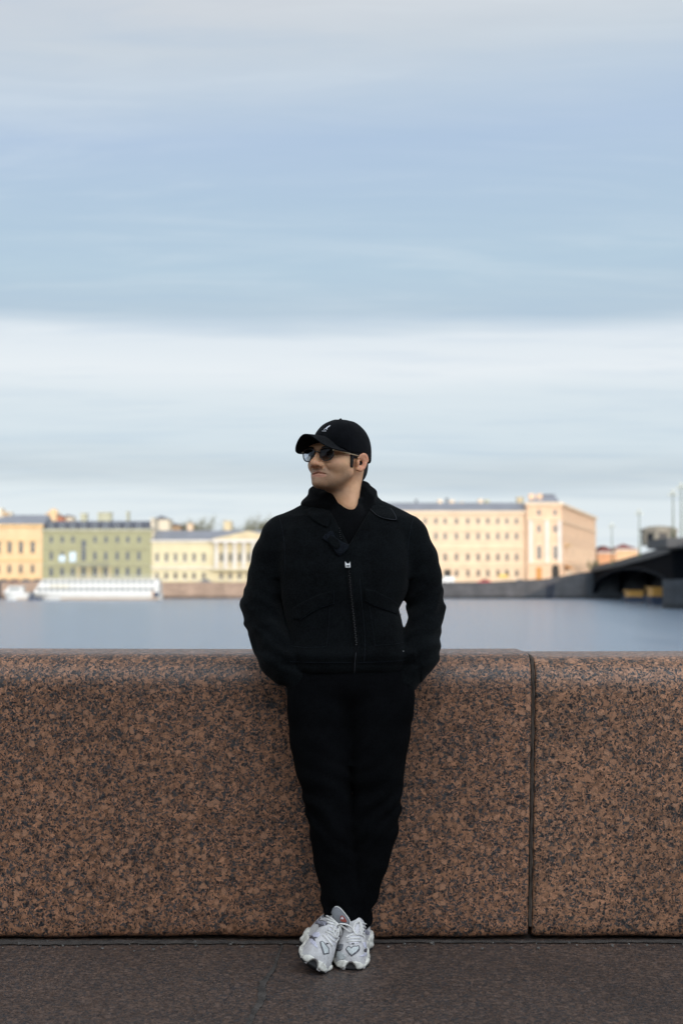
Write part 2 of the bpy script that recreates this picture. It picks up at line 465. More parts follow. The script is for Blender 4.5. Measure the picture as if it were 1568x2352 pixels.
# ------------------------------------------------------------------ ground, pavement, river
WALL_Y = 5.09; WALL_H = 1.005; WALL_T = .46; WATER_Z = -3.62; BANK = 400.0
def sheet(name, x0, x1, y0, y1, z, mat, nx=1, ny=1):
    v = [(x0+(x1-x0)*i/nx, y0+(y1-y0)*j/ny, z) for j in range(ny+1) for i in range(nx+1)]
    f = [(j*(nx+1)+i, j*(nx+1)+i+1, (j+1)*(nx+1)+i+1, (j+1)*(nx+1)+i) for j in range(ny) for i in range(nx)]
    return tag(mesh_obj(name, v, f, mat), kind='structure')
def water_mat():
    m, w, b = material('river_water')
    tc = w.n('ShaderNodeTexCoord')
    v = w.mapping(tc.outputs['Object'], (.35, 1.0, 1))
    b.inputs['Base Color'].default_value = (.20,.255,.325,1); b.inputs['IOR'].default_value = 1.333
    b.inputs['Roughness'].default_value = .22
    h = w.math('ADD', w.noise(v, 1.1, 6, .62), w.math('MULTIPLY', w.noise(v, .22, 3, .5), 1.6))
    h = w.math('ADD', h, w.math('MULTIPLY', w.noise(w.mapping(tc.outputs['Object'], (.5,1,1)), 4.5, 4, .65), .5))
    bp = w.n('ShaderNodeBump'); bp.inputs['Strength'].default_value = .75; bp.inputs['Distance'].default_value = .5
    w.l(h, bp.inputs['Height']); w.l(bp.outputs[0], b.inputs['Normal'])
    return m
sheet('ground', -3500, 3500, -3500, 6000, -9.0, simple('river_bed', (.12,.11,.10), .95, .2, .05))
sheet('water', -3000, 3000, 5.6, 401.5, WATER_Z, water_mat())
# the near embankment: a slab with a stone face down to the river
pv = MB(); pv.box(-60, 60, -6.5, 5.56, -8.9, 0); tag(pv.build('pavement', M_PAV), kind='structure')
rd = MB(); rd.box(-60, 60, -22, -6.5, -8.9, -.13); tag(rd.build('road', M_ASPH), kind='structure')
fp = MB(); fp.box(-60, 60, -60, -22, -8.9, 0.0); tag(fp.build('far_pavement', M_PAV), kind='structure')
# mortar fillings between paving slabs and along the foot of the parapet
def ribbon(name, path, widths, z, mat, kind='structure', seed=1):
    rng = random.Random(seed); L = []; Rr = []
    pp = smoothpath([Vector(p) for p in path], 14)
    for i, p in enumerate(pp):
        t = (pp[min(i+1, len(pp)-1)]-pp[max(i-1, 0)]).normalized(); nrm = Vector((-t.y, t.x))
        f = i/(len(pp)-1)*(len(widths)-1); a = int(min(f, len(widths)-2)); wd = widths[a]+(widths[a+1]-widths[a])*(f-a)
        L.append(p+nrm*wd*(.5+rng.uniform(-.14,.14))); Rr.append(p-nrm*wd*(.5+rng.uniform(-.14,.14)))
    n = len(pp); C_ = [(a+b)/2 for a, b in zip(L, Rr)]
    V = [(q.x, q.y, z) for q in L]+[(q.x, q.y, z+.002) for q in C_]+[(q.x, q.y, z) for q in Rr]
    F = [(i, n+i, n+i+1, i+1) for i in range(n-1)]+[(n+i, 2*n+i, 2*n+i+1, n+i+1) for i in range(n-1)]
    o = mesh_obj(name, V, F, mat, None, True)
    return tag(o, kind=kind)
ribbon('paving_joint', [(-.205,5.02),(-.215,4.86),(-.222,4.72),(-.248,4.55),(-.243,4.38),(-.262,4.2),(-.27,4.0),(-.27,3.4),(-.28,2.6),(-.27,1.6)], [.008,.010,.012,.024,.026,.018,.028,.02,.02,.02], .003, M_MORTAR2, seed=3)
ribbon('paving_joint', [(1.85,5.02),(1.84,4.2),(1.86,3.0),(1.85,1.6)], [.014,.02,.02,.02], .003, M_MORTAR2, seed=4)
ribbon('paving_joint', [(-2.3,5.02),(-2.29,4.2),(-2.31,3.0),(-2.3,1.6)], [.014,.02,.02,.02], .003, M_MORTAR2, seed=5)
xs = [-6+i*.25 for i in range(49)]
ribbon('parapet_foot_mortar', [(x, 5.062+.006*math.sin(x*2.3)+.005*math.sin(x*7.1)) for x in xs], [.04,.075,.03,.08,.05,.03,.07,.035,.075,.04], .004, M_MORTAR2, seed=9)
# grit along the joint
rng = random.Random(21); gb = MB()
for i in range(150):
    x = rng.uniform(-3.2, 3.2); y = 5.0+rng.gauss(0, .028); s = rng.uniform(.0015, .005)
    if y > 5.07: continue
    a = rng.uniform(0, 3.1); pts = [(x+s*rng.uniform(.7,1.3)*math.cos(a+k*1.05), y+s*rng.uniform(.6,1.2)*math.sin(a+k*1.05)) for k in range(6)]
    gb.prism(pts, 2, .005, .0055+s*.8)
tag(gb.build('grit', simple('pale_grit', (.15,.145,.135), .95, .4, 60)), 'pale grit scattered along the joint between parapet and pavement', 'grit', kind='stuff')

# ------------------------------------------------------------------ granite parapet
def parapet_block(x0, x1, zoff, mat, label, lean0=0, lean1=0):
    """profile: front face, big rounding to the top, flat top, small rear rounding"""
    H = WALL_H+zoff; y0, y1 = WALL_Y, WALL_Y+WALL_T
    prof = [(y0+.10, .012), (y0+.016, .012), (y0+.006, .020), (y0+.001, .036), (y0, .06)]
    prof += [(y0, .06+(H-.150-.06)*i/14) for i in range(1, 15)]
    a, b = .135, .150
    prof += [(y0+a*(1-(1-s**2.7)**(1/2.7)), H-b+b*s) for s in (.06,.12,.18,.24,.30,.36,.42,.48,.54,.60,.66,.72,.78,.83,.87,.91,.94,.965,.982,.994)] + [(y0+a, H)]
    prof += [(y0+a+(y1-.05-y0-a)*i/4, H+.002) for i in range(1, 5)]
    prof += [(y1-.05+.05*math.sin(R(t)), H-.05+.05*math.cos(R(t))) for t in (30, 60, 90)] + [(y1, .3), (y1, .012)]
    ny = len(prof)
    ins = [.0, .0035, .008, .015]
    stations = [(x0, .006), (x0+.002, .0025), (x0+.007, .0)]
    n = max(4, int((x1-x0)/.06)); stations += [(x0+.02+(x1-x0-.04)*i/n, 0) for i in range(n+1)]
    stations += [(x1-.007, .0), (x1-.002, .0025), (x1, .006)]
    cy = (y0+y1)/2; V = []
    rng = np.random.RandomState(int(abs(x0)*100)+5)
    ph = rng.rand(8)*6.28
    for x, sh in stations:
        for (py, pz) in prof:
            dy = .0018*math.sin(x*3.1+ph[0]+pz*4)+.0012*math.sin(x*9.7+ph[1]+pz*7)
            dz = .0012*math.sin(x*2.2+ph[2]) if pz > .5 else (.0035*math.sin(x*5.1+ph[3])+.0025*math.sin(x*17+ph[4]))*max(0, 1-pz/.06)
            yy = py+sh*(1 if py < cy else -1)+(dy if py < cy else 0); zz = pz-(sh if pz > H*.5 else 0)+dz
            f0 = (x-x0)/(x1-x0); ln = (lean0*(1-f0)+lean1*f0)*(pz-.5)
            V.append((x+ln, yy, zz))
    F = []; m = len(stations)
    for i in range(m-1):
        for j in range(ny):
            k = (j+1) % ny; F.append((i*ny+j, (i+1)*ny+j, (i+1)*ny+k, i*ny+k))
    F += [tuple(range(ny)), tuple(range(m*ny-1, (m-1)*ny-1, -1))]
    o = mesh_obj('parapet_block', V, F, mat, None, True)
    bm = bmesh.new(); bm.from_mesh(o.data); bmesh.ops.recalc_face_normals(bm, faces=bm.faces[:]); bm.to_mesh(o.data); bm.free()
    o.data.set_sharp_from_angle(angle=R(50)) if hasattr(o.data, 'set_sharp_from_angle') else None
    return tag(o, label, 'parapet block', 'granite blocks of the river parapet')
JX = .676
pb = parapet_block(-3.3, JX-.0072, .003, M_GR1, 'long red granite parapet block the man leans against, left of the mortar joint', 0, .02)
pr = parapet_block(JX+.0072, 4.3, -.006, M_GR2, 'red granite parapet block to the right of the vertical mortar joint', .02, 0)
parapet_block(-7.2, -3.315, -.001, M_GR2, 'red granite parapet block farthest left, beyond the picture edge')
parapet_block(4.315, 8.2, .0, M_GR1, 'red granite parapet block farthest right, beyond the picture edge')
# the joint itself: cracked mortar with dark crevices either side
def joint(x, lean, par):
    H = WALL_H; y0 = WALL_Y; a, b = .135, .150
    prof = [(y0+.002, .05+(H-.200)*i/46) for i in range(47)] + [(y0+.002+(a-.002)*(1-(1-s**2.7)**(1/2.7)), H-b+(b-.003)*s) for s in (.06,.12,.18,.24,.30,.36,.42,.48,.54,.60,.66,.72,.78,.83,.87,.91,.94,.965,.982,.994)] + [(y0+a+.04*i, H-.004) for i in range(1, 9)]
    rng = random.Random(5); V = []; F = []
    nz = lambda s, k: .0011*math.sin(s*31+k)+.0008*math.sin(s*83+k*2.2)
    for i, (py, pz) in enumerate(prof):
        s = py+pz; lx = x+lean*(pz-.5)+nz(s, 1)
        wL = .0058+nz(s, 2)+(.006*max(0, 1-(pz/.10)) if pz < .1 else 0); wR = .0052+nz(s, 4)
        o = [(-wL, .010), (-wL*.85, .001), (-.0018, -.0015), (-.0004, .004), (.0012, -.0012), (wR*.85, .001), (wR, .010)]
        nrm = (-1, 0) if pz < H-b else (-math.cos(math.atan2(pz-(H-b), max(1e-4, y0+a-py))), math.sin(math.atan2(pz-(H-b), max(1e-4, y0+a-py))))
        if py > y0+a: nrm = (0, 1)
        for ox, od in o: V.append((lx+ox, py-nrm[0]*od, pz-nrm[1]*od))
    k = 7
    for i in range(len(prof)-1):
        for j in range(k-1): F.append((i*k+j, i*k+j+1, (i+1)*k+j+1, (i+1)*k+j))
    return mesh_obj('mortar_joint', V, F, M_MORTAR, par, True)
joint(JX, .02, pb)

# ------------------------------------------------------------------ unseen houses behind the camera, added to shade the pavement, heights shaped for the light
def plaster(name, col, var=.10, scale=.35): return simple(name, col, .85, var, scale, spec=.2)
M_GLASSW = simple('window_glass', (.028,.034,.04), .12, .3, .3, spec=.8)
M_GLASSL = simple('window_glass_pale', (.085,.085,.08), .2, .3, .3, spec=.8)
M_GLASSB = simple('window_glass_brown', (.035,.026,.018), .2, .3, .3, spec=.8)
M_FRAME = simple('window_frame_paint', (.42,.36,.27), .7, .1, 1)
M_FRAMEG = simple('window_frame_grey', (.2,.2,.2), .7, .1, 1)
M_ROOF = simple('grey_sheet_roof', (.20,.21,.235), .6, .12, .3)
M_ROOFD = simple('dark_sheet_roof', (.10,.11,.135), .6, .15, .3)
M_CREAM = plaster('cream_plaster', (.62,.54,.41))
_WIN = {}
def window_mesh(w, h, glass, frame, arch=False, bars=1):
    key = (round(w,2), round(h,2), glass.name, frame.name, arch)
    if key in _WIN: return _WIN[key]
    b = MB(); t = .09
    b.box(-w/2+.02, w/2-.02, .10, .13, .02, h-.02, 0)                       # pane
    b.box(-w/2, -w/2+t, .03, .10, 0, h, 1); b.box(w/2-t, w/2, .03, .10, 0, h, 1)
    b.box(-w/2+t, w/2-t, .03, .10, 0, t, 1); b.box(-w/2+t, w/2-t, .03, .10, h-t, h, 1)
    b.box(-.03, .03, .04, .095, t, h-t, 1); b.box(-w/2+t, -.03, .045, .09, h*.66, h*.66+.06, 1); b.box(.03, w/2-t, .045, .09, h*.66, h*.66+.06, 1)
    me = bpy.data.meshes.new('window'); me.from_pydata(b.v, [], b.f); me.update()
    bm = bmesh.new(); bm.from_mesh(me); bmesh.ops.recalc_face_normals(bm, faces=bm.faces[:]); bm.to_mesh(me); bm.free()
    me.polygons.foreach_set('material_index', b.m); me.materials.append(glass); me.materials.append(frame)
    _WIN[key] = me; return me
def wall_panel(width, z0, z1, opens, t=.45):
    """front wall lying in local y=0 facing -y, with real openings and reveals"""
    xs = sorted({0, width, *[round(a, 3) for o in opens for a in (o[0], o[1])]}); zs = sorted({z0, z1, *[round(a, 3) for o in opens for a in (o[2], o[3])]})
    b = MB()
    for i in range(len(xs)-1):
        for j in range(len(zs)-1):
            cx, cz = (xs[i]+xs[i+1])/2, (zs[j]+zs[j+1])/2
            if any(o[0] < cx < o[1] and o[2] < cz < o[3] for o in opens): continue
            b.add([(xs[i],0,zs[j]),(xs[i+1],0,zs[j]),(xs[i+1],0,zs[j+1]),(xs[i],0,zs[j+1])], [(0,1,2,3)])
    for o in opens:
        a, c, d, e = [round(q, 3) for q in o[:4]]
        b.add([(a,0,d),(a,t,d),(a,t,e),(a,0,e),(c,0,d),(c,t,d),(c,t,e),(c,0,e)], [(0,1,2,3),(5,4,7,6),(0,4,5,1),(3,2,6,7)])
    return b
def house(name, label, cat, origin, rz, width, depth, z0, z1, rows, cols, wall_m, roof=None, glass=None, frame=None, trim=None, group=None, cornices=(), skip=(), extra_opens=(), winw=1.3, sides=True):
    """rows: list of (sill z, height, width, surround?, glass); cols: x centres along the front"""
    root = empty(name, origin, label, cat, group, rz)
    opens = []; wins = []
    for ri, rw in enumerate(rows):
        for ci, cx in enumerate(cols):
            if (ri, ci) in skip: continue
            w = rw[2]; opens.append((cx-w/2, cx+w/2, rw[0], rw[0]+rw[1])); wins.append((cx, rw))
    opens += list(extra_opens)
    b = wall_panel(width, z0, z1, opens)
    b.add([(0,.46,z0),(width,.46,z0),(width,.46,z1),(0,.46,z1)], [(0,1,2,3)])
    b.add([(0,0,z0),(0,depth,z0),(0,depth,z1),(0,0,z1)], [(0,1,2,3)]); b.add([(width,0,z0),(width,depth,z0),(width,depth,z1),(width,0,z1)], [(0,1,2,3)])
    b.add([(0,depth,z0),(width,depth,z0),(width,depth,z1),(0,depth,z1)], [(0,1,2,3)]); b.add([(0,0,z1),(width,0,z1),(width,depth,z1),(0,depth,z1)], [(0,1,2,3)])
    for cx, rw in wins:
        if len(rw) > 3 and rw[3]:
            w = rw[2]; z = rw[0]
            b.box(cx-w/2-.25, cx+w/2+.25, -.16, -.004, z-.25, z-.03, 1)
            if rw[3] > 1:
                b.box(cx-w/2-.28, cx-w/2-.02, -.10, -.005, z-.02, z+rw[1]+.05, 1); b.box(cx+w/2+.02, cx+w/2+.28, -.10, -.005, z-.02, z+rw[1]+.05, 1)
                b.box(cx-w/2-.4, cx+w/2+.4, -.22, -.004, z+rw[1]+.08, z+rw[1]+.42, 1)
    wo = MBraw(b, 'wall', [wall_m, trim or wall_m], root)
    for cx, rw in wins:
        g = rw[4] if len(rw) > 4 and rw[4] else glass
        o = bpy.data.objects.new('window', window_mesh(rw[2], rw[1], g, frame)); COL.objects.link(o); o.parent = root; o.location = (cx, .14, rw[0])
    tm = trim or wall_m
    for (zc, hh, pr_) in cornices:
        c = MB(); c.box(-pr_*.5, width+pr_*.5, -pr_, -.004, zc, zc+hh*.5); c.box(-pr_*.5-.08, width+pr_*.5+.08, -pr_-.12, -.004, zc+hh*.5+.002, zc+hh); c.build('cornice', tm, root, keep=False)
    if roof:
        kind, h, rm = roof; r = MB(); e = .45
        if kind == 'hip':
            r.add([(-e,-e,z1+.003),(width+e,-e,z1+.003),(width+e,depth+e,z1+.003),(-e,depth+e,z1+.003),(depth*.3,depth*.5,z1+h),(width-depth*.3,depth*.5,z1+h)], [(0,1,5,4),(1,2,5),(2,3,4,5),(3,0,4),(0,3,2,1)])
        else:
            r.add([(-e,-e,z1+.003),(width+e,-e,z1+.003),(width+e,depth+e,z1+.003),(-e,depth+e,z1+.003),(-e,depth*.42,z1+h),(width+e,depth*.42,z1+h)], [(0,1,5,4),(1,2,5),(2,3,4,5),(3,0,4),(0,3,2,1)])
        ro = r.build('roof', rm, root, keep=False)
        root_roof[root.name] = ro
    return root
root_roof = {}
def MBraw(b, name, mat, root):
    o = b.build(name, mat, root, keep=False); return o

def near_shade_house(x0, w, z1, col, label):  # unseen house, height chosen for the light on the foreground
    cols = [2+i*3.2 for i in range(int((w-2)/3.2))]
    return house('apartment_house', label, 'building', (x0+w, -23.0, 0), math.pi, w, 14, 0, z1, [(1.2+3.9*k, 2.2, 1.3, 1) for k in range(int((z1-1)/3.9))], cols, plaster('near_house_plaster', col), ('gable', 3, M_ROOFD), M_GLASSW, M_FRAMEG, cornices=[(z1-.7, .7, .5)], group='houses on the near bank')
near_shade_house(-56, 30, 23, (.22,.2,.17), 'tall grey brown house on the near bank, left behind the camera')
near_shade_house(-25.5, 26, 15, (.25,.2,.14), 'ochre grey three storey house on the near bank, straight behind the camera')
near_shade_house(1, 25, 11, (.24,.21,.18), 'low stone coloured house on the near bank, right behind the camera')
near_shade_house(26.5, 30, 10.5, (.22,.21,.2), 'low grey house on the near bank, far right behind the camera')

# ------------------------------------------------------------------ far bank
FY = 415.0
def fx(px, Y=FY): return (px-784)*Y/FPX
def fz(py, Y=FY): return CAM_Z+(1335-py)*Y/FPX
M_STREET = simple('far_street', (.16,.15,.14), .9, .15, .2)
fs = MB(); fs.box(-900, 900, BANK+1.2, 2600, -8.9, .35); tag(fs.build('far_street', M_STREET), kind='structure')
def quay(name, label, pts, mat):
    """wall along pts of (x, y, top) with a coping"""
    t = empty(name, (pts[0][0], pts[0][1], WATER_Z), label, 'quay wall')
    w = MB(); c = MB()
    for (x0, y0, h0), (x1, y1, h1) in zip(pts[:-1], pts[1:]):
        w.add([(x0,y0,-8),(x1,y1,-8),(x1,y1,h1-.25),(x0,y0,h0-.25),(x0,y0+1,-8),(x1,y1+1,-8),(x1,y1+1,h1-.25),(x0,y0+1,h0-.25)], [(0,1,2,3),(4,7,6,5),(3,2,6,7),(0,3,7,4),(1,5,6,2)])
        c.add([(x0,y0-.15,h0-.248),(x1,y1-.15,h1-.248),(x1,y1-.15,h1),(x0,y0-.15,h0),(x0,y0+1.1,h0-.248),(x1,y1+1.1,h1-.248),(x1,y1+1.1,h1),(x0,y0+1.1,h0)], [(0,1,2,3),(4,7,6,5),(3,2,6,7),(0,4,5,1),(0,3,7,4),(1,5,6,2)])
    w.build('wall', mat, t); c.build('coping', mat, t)
    return t
def stone_mat(name, col, var=.2):
    m, w, b = material(name); tc = w.n('ShaderNodeTexCoord')
    br = w.n('ShaderNodeTexBrick'); br.inputs['Scale'].default_value = 1.0; br.inputs['Brick Width'].default_value = 1.9; br.inputs['Row Height'].default_value = .62
    br.inputs['Mortar Size'].default_value = .03; br.inputs['Color1'].default_value = (*[c*1.12 for c in col],1); br.inputs['Color2'].default_value = (*[c*.82 for c in col],1); br.inputs['Mortar'].default_value = (*[c*.45 for c in col],1)
    v = w.mapping(tc.outputs['Object'], (1,1,1), (0,0,0), (math.pi/2,0,0)); w.l(v, br.inputs['Vector'])
    sep = w.n('ShaderNodeSeparateXYZ'); w.l(tc.outputs['Object'], sep.inputs[0])
    c = w.mix(1.0, br.outputs['Color'], w.ramp(w.noise(w.mapping(tc.outputs['Object'], (.25,.25,.08)), 1, 4, .6), [(.3,.75),(.7,1.2)]), 'MULTIPLY')
    wet = w.ramp(w.math('ADD', w.math('MULTIPLY', w.math('ADD', sep.outputs[2], 3.5), .3), w.math('MULTIPLY', w.noise(tc.outputs['Object'], .6, 3), .25)), [(.14,.22),(.42,1)])   # tide line above the water
    w.l(w.mix(1.0, c, wet, 'MULTIPLY'), b.inputs['Base Color']); b.inputs['Roughness'].default_value = .85
    return m
M_QB = stone_mat('brown_quay_masonry', (.34,.24,.175)); M_QG = stone_mat('shaded_quay_masonry', (.085,.083,.085)); M_QD = stone_mat('dark_quay_masonry', (.06,.055,.06))  # the grey stretch's dark base colour stands in for cast shade
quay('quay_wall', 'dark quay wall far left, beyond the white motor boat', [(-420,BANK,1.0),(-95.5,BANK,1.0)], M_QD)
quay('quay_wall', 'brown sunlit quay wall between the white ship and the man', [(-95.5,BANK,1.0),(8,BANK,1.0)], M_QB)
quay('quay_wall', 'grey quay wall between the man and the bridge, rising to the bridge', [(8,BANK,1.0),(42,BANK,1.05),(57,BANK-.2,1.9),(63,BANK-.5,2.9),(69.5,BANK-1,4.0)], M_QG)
# mooring ladder niche on the right quay
lb = MB(); nx = fx(1262, 400)
for s in (-.9, .9): lb.box(nx+s-.08, nx+s+.08, BANK-.75, BANK-.2, -3.6, 1.3)
for i in range(12): lb.box(nx-.82, nx+.82, BANK-.6, BANK-.45, -3.4+i*.38, -3.3+i*.38)
tag(lb.build('mooring_ladder', simple('navy_steel', (.02,.03,.06), .5)), 'dark blue steel ladder on the grey quay wall below the corner house', 'ladder')

# plasters
M_ORANGE = plaster('orange_plaster', (.64,.45,.26)); M_GREEN = plaster('green_plaster', (.31,.30,.18)); M_GREENL = plaster('pale_green_trim', (.40,.39,.28))
M_YEL = plaster('yellow_plaster', (.58,.51,.33)); M_WHITEP = plaster('white_plaster', (.66,.62,.56)); M_PEACH = plaster('peach_plaster', (.67,.50,.34))
M_PEACH2 = plaster('warm_peach_plaster', (.69,.47,.31)); M_PEACHT = plaster('pale_peach_trim', (.76,.60,.43)); M_ORTRIM = plaster('ochre_trim', (.68,.46,.22))
M_YELTR = plaster('ochre_yellow_trim', (.56,.46,.29)); M_RED = simple('red_sheet_roof', (.20,.055,.04), .6, .15, .4); M_DOOR = simple('orange_door', (.50,.22,.04), .6)
M_ARCHD = simple('dark_archway', (.03,.025,.02), .8)

# A: orange house, far left
A0 = fx(-70); A = house('apartment_house', 'orange two storey house at the left edge with tall windows and grey roof', 'building', (A0, FY, 0), 0, fx(97.4)-A0, 16, .3, fz(1207), 
    [(fz(1317), 2.5, 1.15, 1, M_GLASSB), (fz(1271), 3.5, 1.3, 2)], [fx(x)-A0 for x in (-57,-31,-4,22,48,75)], M_ORANGE, ('gable', 3.4, M_ROOF), M_GLASSW, M_FRAME, M_ORTRIM, cornices=[(fz(1210), .7, .5), (fz(1288), .35, .25), (fz(1331), .4, .2)])
# B: green house with dormers
B0 = fx(97.9); Bc = [fx(x)-B0 for x in (117.7,143,167,192,218,243,269,293,319)]
B = house('apartment_house', 'olive green three storey house with a row of dormers, behind the white ship', 'building', (B0, FY, 0), 0, fx(347.4)-B0, 15, .3, fz(1216),
    [(fz(1324), 2.6, 1.2, 1), (fz(1287), 2.5, 1.05, 1), (fz(1247), 1.9, 1.0, 1)], Bc, M_GREEN, ('gable', 2.7, M_ROOFD), M_GLASSW, M_FRAMEG, M_GREENL,
    cornices=[(fz(1221), .75, .5), (fz(1299), .3, .22), (fz(1260), .2, .16)], skip={(1,3),(2,3)}, extra_opens=[(Bc[3]-.7, Bc[3]+.7, fz(1289), fz(1240))])
def stair_window():
    o = bpy.data.objects.new('stair_window', window_mesh(1.4, fz(1240)-fz(1289), M_GLASSW, M_FRAMEG)); COL.objects.link(o); o.parent = B; o.location = (Bc[3], .14, fz(1289))
stair_window()
for x in Bc:
    d = MB(); z = fz(1216); d.box(x-.95, x+.95, -.1, 2.2, z+.05, z+1.7); d.prism([(x-1.15, z+1.7), (x+1.15, z+1.7), (x, z+2.3)], 1, -.2, 2.3)
    do = d.build('dormer', M_ROOFD, B, keep=False)
    d2 = MB(); d2.box(x-.5, x+.5, -.14, -.104, z+.35, z+1.5); d2.build('pane', M_GLASSW, do, keep=False)
bl = MB(); bl.box(Bc[2]+1.2, Bc[5]+1.4, -1.5, -.01, fz(1302), fz(1302)+.25)
bo = bl.build('balcony', M_GREENL, B, keep=False)
br_ = MB()
for i in range(26):
    x = Bc[2]+1.3+i*(Bc[5]-Bc[2]+.1)/25; br_.box(x-.04, x+.04, -1.48, -1.42, fz(1302)+.25, fz(1302)+1.1)
br_.box(Bc[2]+1.2, Bc[5]+1.4, -1.5, -1.4, fz(1302)+1.1, fz(1302)+1.18); br_.build('railing', M_FRAMEG, bo, keep=False)
for i in range(4):
    x = Bc[2]+1.9+i*(Bc[5]-Bc[2]-.6)/3; c = MB(); c.tube([(x,-1.1,.35),(x,-1.1,fz(1302))], .28, 10); c.build('porch_column', M_YELTR, B, keep=False)
for x, yy, w_, h_ in ((143, 1291, 1.9, 1.9), (167.5, 1291, 1.9, 2.9)):
    c = MB(); c.box(fx(x)-B0-w_/2, fx(x)-B0+w_/2, -.34, -.26, fz(yy), fz(yy)+h_); c.build('banner', simple('pale_blue_banner', (.50,.60,.66), .6), B, keep=False)
# C: low yellow house with a white columned portico
C0 = fx(348); Cc = [360.7,382,403,424.5,445.6,468,508,529,550,571,592,613,634,674,697,718,740]
Cw = fx(762)-C0
Cn = house('mansion', 'low pale yellow mansion with a white columned portico, left of the man', 'building', (C0, FY, 0), 0, Cw, 18, .3, fz(1240),
    [(fz(1330), 1.9, 1.1, 1, M_GLASSB), (fz(1290), 2.5, 1.1, 1, M_GLASSL)], [fx(x)-C0 for x in Cc], M_YEL, ('gable', 3.0, M_ROOF), M_GLASSL, M_FRAME, M_WHITEP,
    cornices=[(fz(1245), .6, .45), (fz(1306), .45, .3)])
for i in range(8):
    x = fx(571-10.5-21*3+21*i)-C0; c = MB()
    zb, zt = fz(1307), fz(1246); c.tube([(x,-1.3,zb),(x,-1.3,zb+.3),(x,-1.3,(zb+zt)/2),(x,-1.3,zt-.4),(x,-1.3,zt)], [.62,.52,.50,.44,.60], 14)
    c.build('column', M_WHITEP, Cn, smooth=True, keep=False)
pb_ = MB(); xa, xb = fx(486)-C0, fx(656)-C0
pb_.box(xa, xb, -2.0, -.46, fz(1307)-.5, fz(1307)); pb_.build('portico_base', M_YEL, Cn, keep=False)
en = MB(); en.box(xa, xb, -2.0, -.6, fz(1246), fz(1240)+.05); en.build('entablature', M_WHITEP, Cn, keep=False)
pe = MB(); zt = fz(1240)+.06; pe.prism([(xa-.3, zt), (xb+.3, zt), ((xa+xb)/2, fz(1220))], 1, -2.1, 3); pe.build('pediment', M_YELTR, Cn, keep=False)
# E: long peach four storey house
E0 = fx(764); Ec = [775,798,821,844,867,890,911.5] + [928] + [954.9,976,1001,1022,1048,1074,1098,1120,1143,1164,1186]
Ec = sorted(Ec); 
Em = house('apartment_house', 'long peach four storey house with a grey roof, right of the man', 'building', (E0, FY, 0), 0, fx(1207.5)-E0, 17, .3, fz(1175),
    [(fz(1325), 2.1, 1.15, 1, M_GLASSB), (fz(1289), 2.3, 1.15, 1, M_GLASSB), (fz(1240), 2.1, 1.05, 1), (fz(1204), 1.8, 1.05, 1)], [fx(x)-E0 for x in Ec], M_PEACH, ('gable', 3.0, M_ROOF), M_GLASSW, M_FRAME, M_PEACHT,
    cornices=[(fz(1180), .8, .55), (fz(1218), .3, .2), (fz(1260), .4, .3), (fz(1300), .3, .2)])
dr = MB(); dr.box(fx(1029)-E0-.75, fx(1029)-E0+.75, -.14, .02, .35, fz(1308)); dr.build('door', M_ARCHD, Em, keep=False)
sg = MB(); sg.box(fx(1155)-E0-1.3, fx(1155)-E0+1.3, -.3, -.15, fz(1326), fz(1320)); sg.build('shop_sign', simple('yellow_sign', (.75,.5,.08), .6), Em, keep=False)
# F: taller end pavilion
F0 = fx(1208); Fw = fx(1287.5)-F0
F_ = house('corner_house', 'taller peach end house with white pilasters and a grey turret roof', 'building', (F0, FY-1.6, 0), 0, Fw, 18, .3, fz(1157),
    [(fz(1281)-.6, 4.0, 1.2, 2), (fz(1224), 2.2, 1.15, 1), (fz(1185), 1.8, 1.1, 1)], [fx(1236)-F0, fx(1273)-F0], M_PEACH2, None, M_GLASSW, M_FRAME, M_PEACHT,
    cornices=[(fz(1161), .8, .6), (fz(1195), .4, .3), (fz(1295), .4, .3)])
for px in (1217, 1254, 1283):
    c = MB(); c.box(fx(px)-F0-.45, fx(px)-F0+.45, -.3, -.005, fz(1294), fz(1196)); c.build('pilaster', M_WHITEP, F_, keep=False)
c = MB(); c.box(fx(1235)-F0-.8, fx(1235)-F0+.8, -.1, .02, .35, fz(1303)); c.build('door', M_DOOR, F_, keep=False)
c = MB(); zz = fz(1297); xx = fx(1273)-F0
c.prism([(xx-1.1,.36),(xx+1.1,.36),(xx+1.1,zz-1.3)]+[(xx+1.1*math.cos(R(a)), zz-1.2+1.2*math.sin(R(a))) for a in range(10,180,20)]+[(xx-1.1,zz-1.3)], 1, -.09, .02); c.build('archway', M_ARCHD, F_, keep=False)
c = MB(); z = fz(1157); c.add([(.3,1,z),(Fw-.2,1,z),(Fw-.2,14,z),(.3,14,z),(3.5,4,z+2.2),(Fw-.8,4,z+2.2),(Fw-.8,11,z+2.2),(3.5,11,z+2.2)], [(0,1,5,4),(1,2,6,5),(2,3,7,6),(3,0,4,7),(4,5,6,7)])
rf = c.build('roof', M_ROOF, F_, keep=False)
c = MB(); c.box(Fw-5.5, Fw-1.2, 4.5, 9, z+2.203, z+3.0); c.build('turret', M_ROOFD, rf, keep=False)
for px in (1223, 1241): c = MB(); c.box(fx(px)-F0-.8, fx(px)-F0+.8, 3, 4.4, z+1.3, z+3.0); c.build('chimney', M_PEACH2, rf, keep=False)
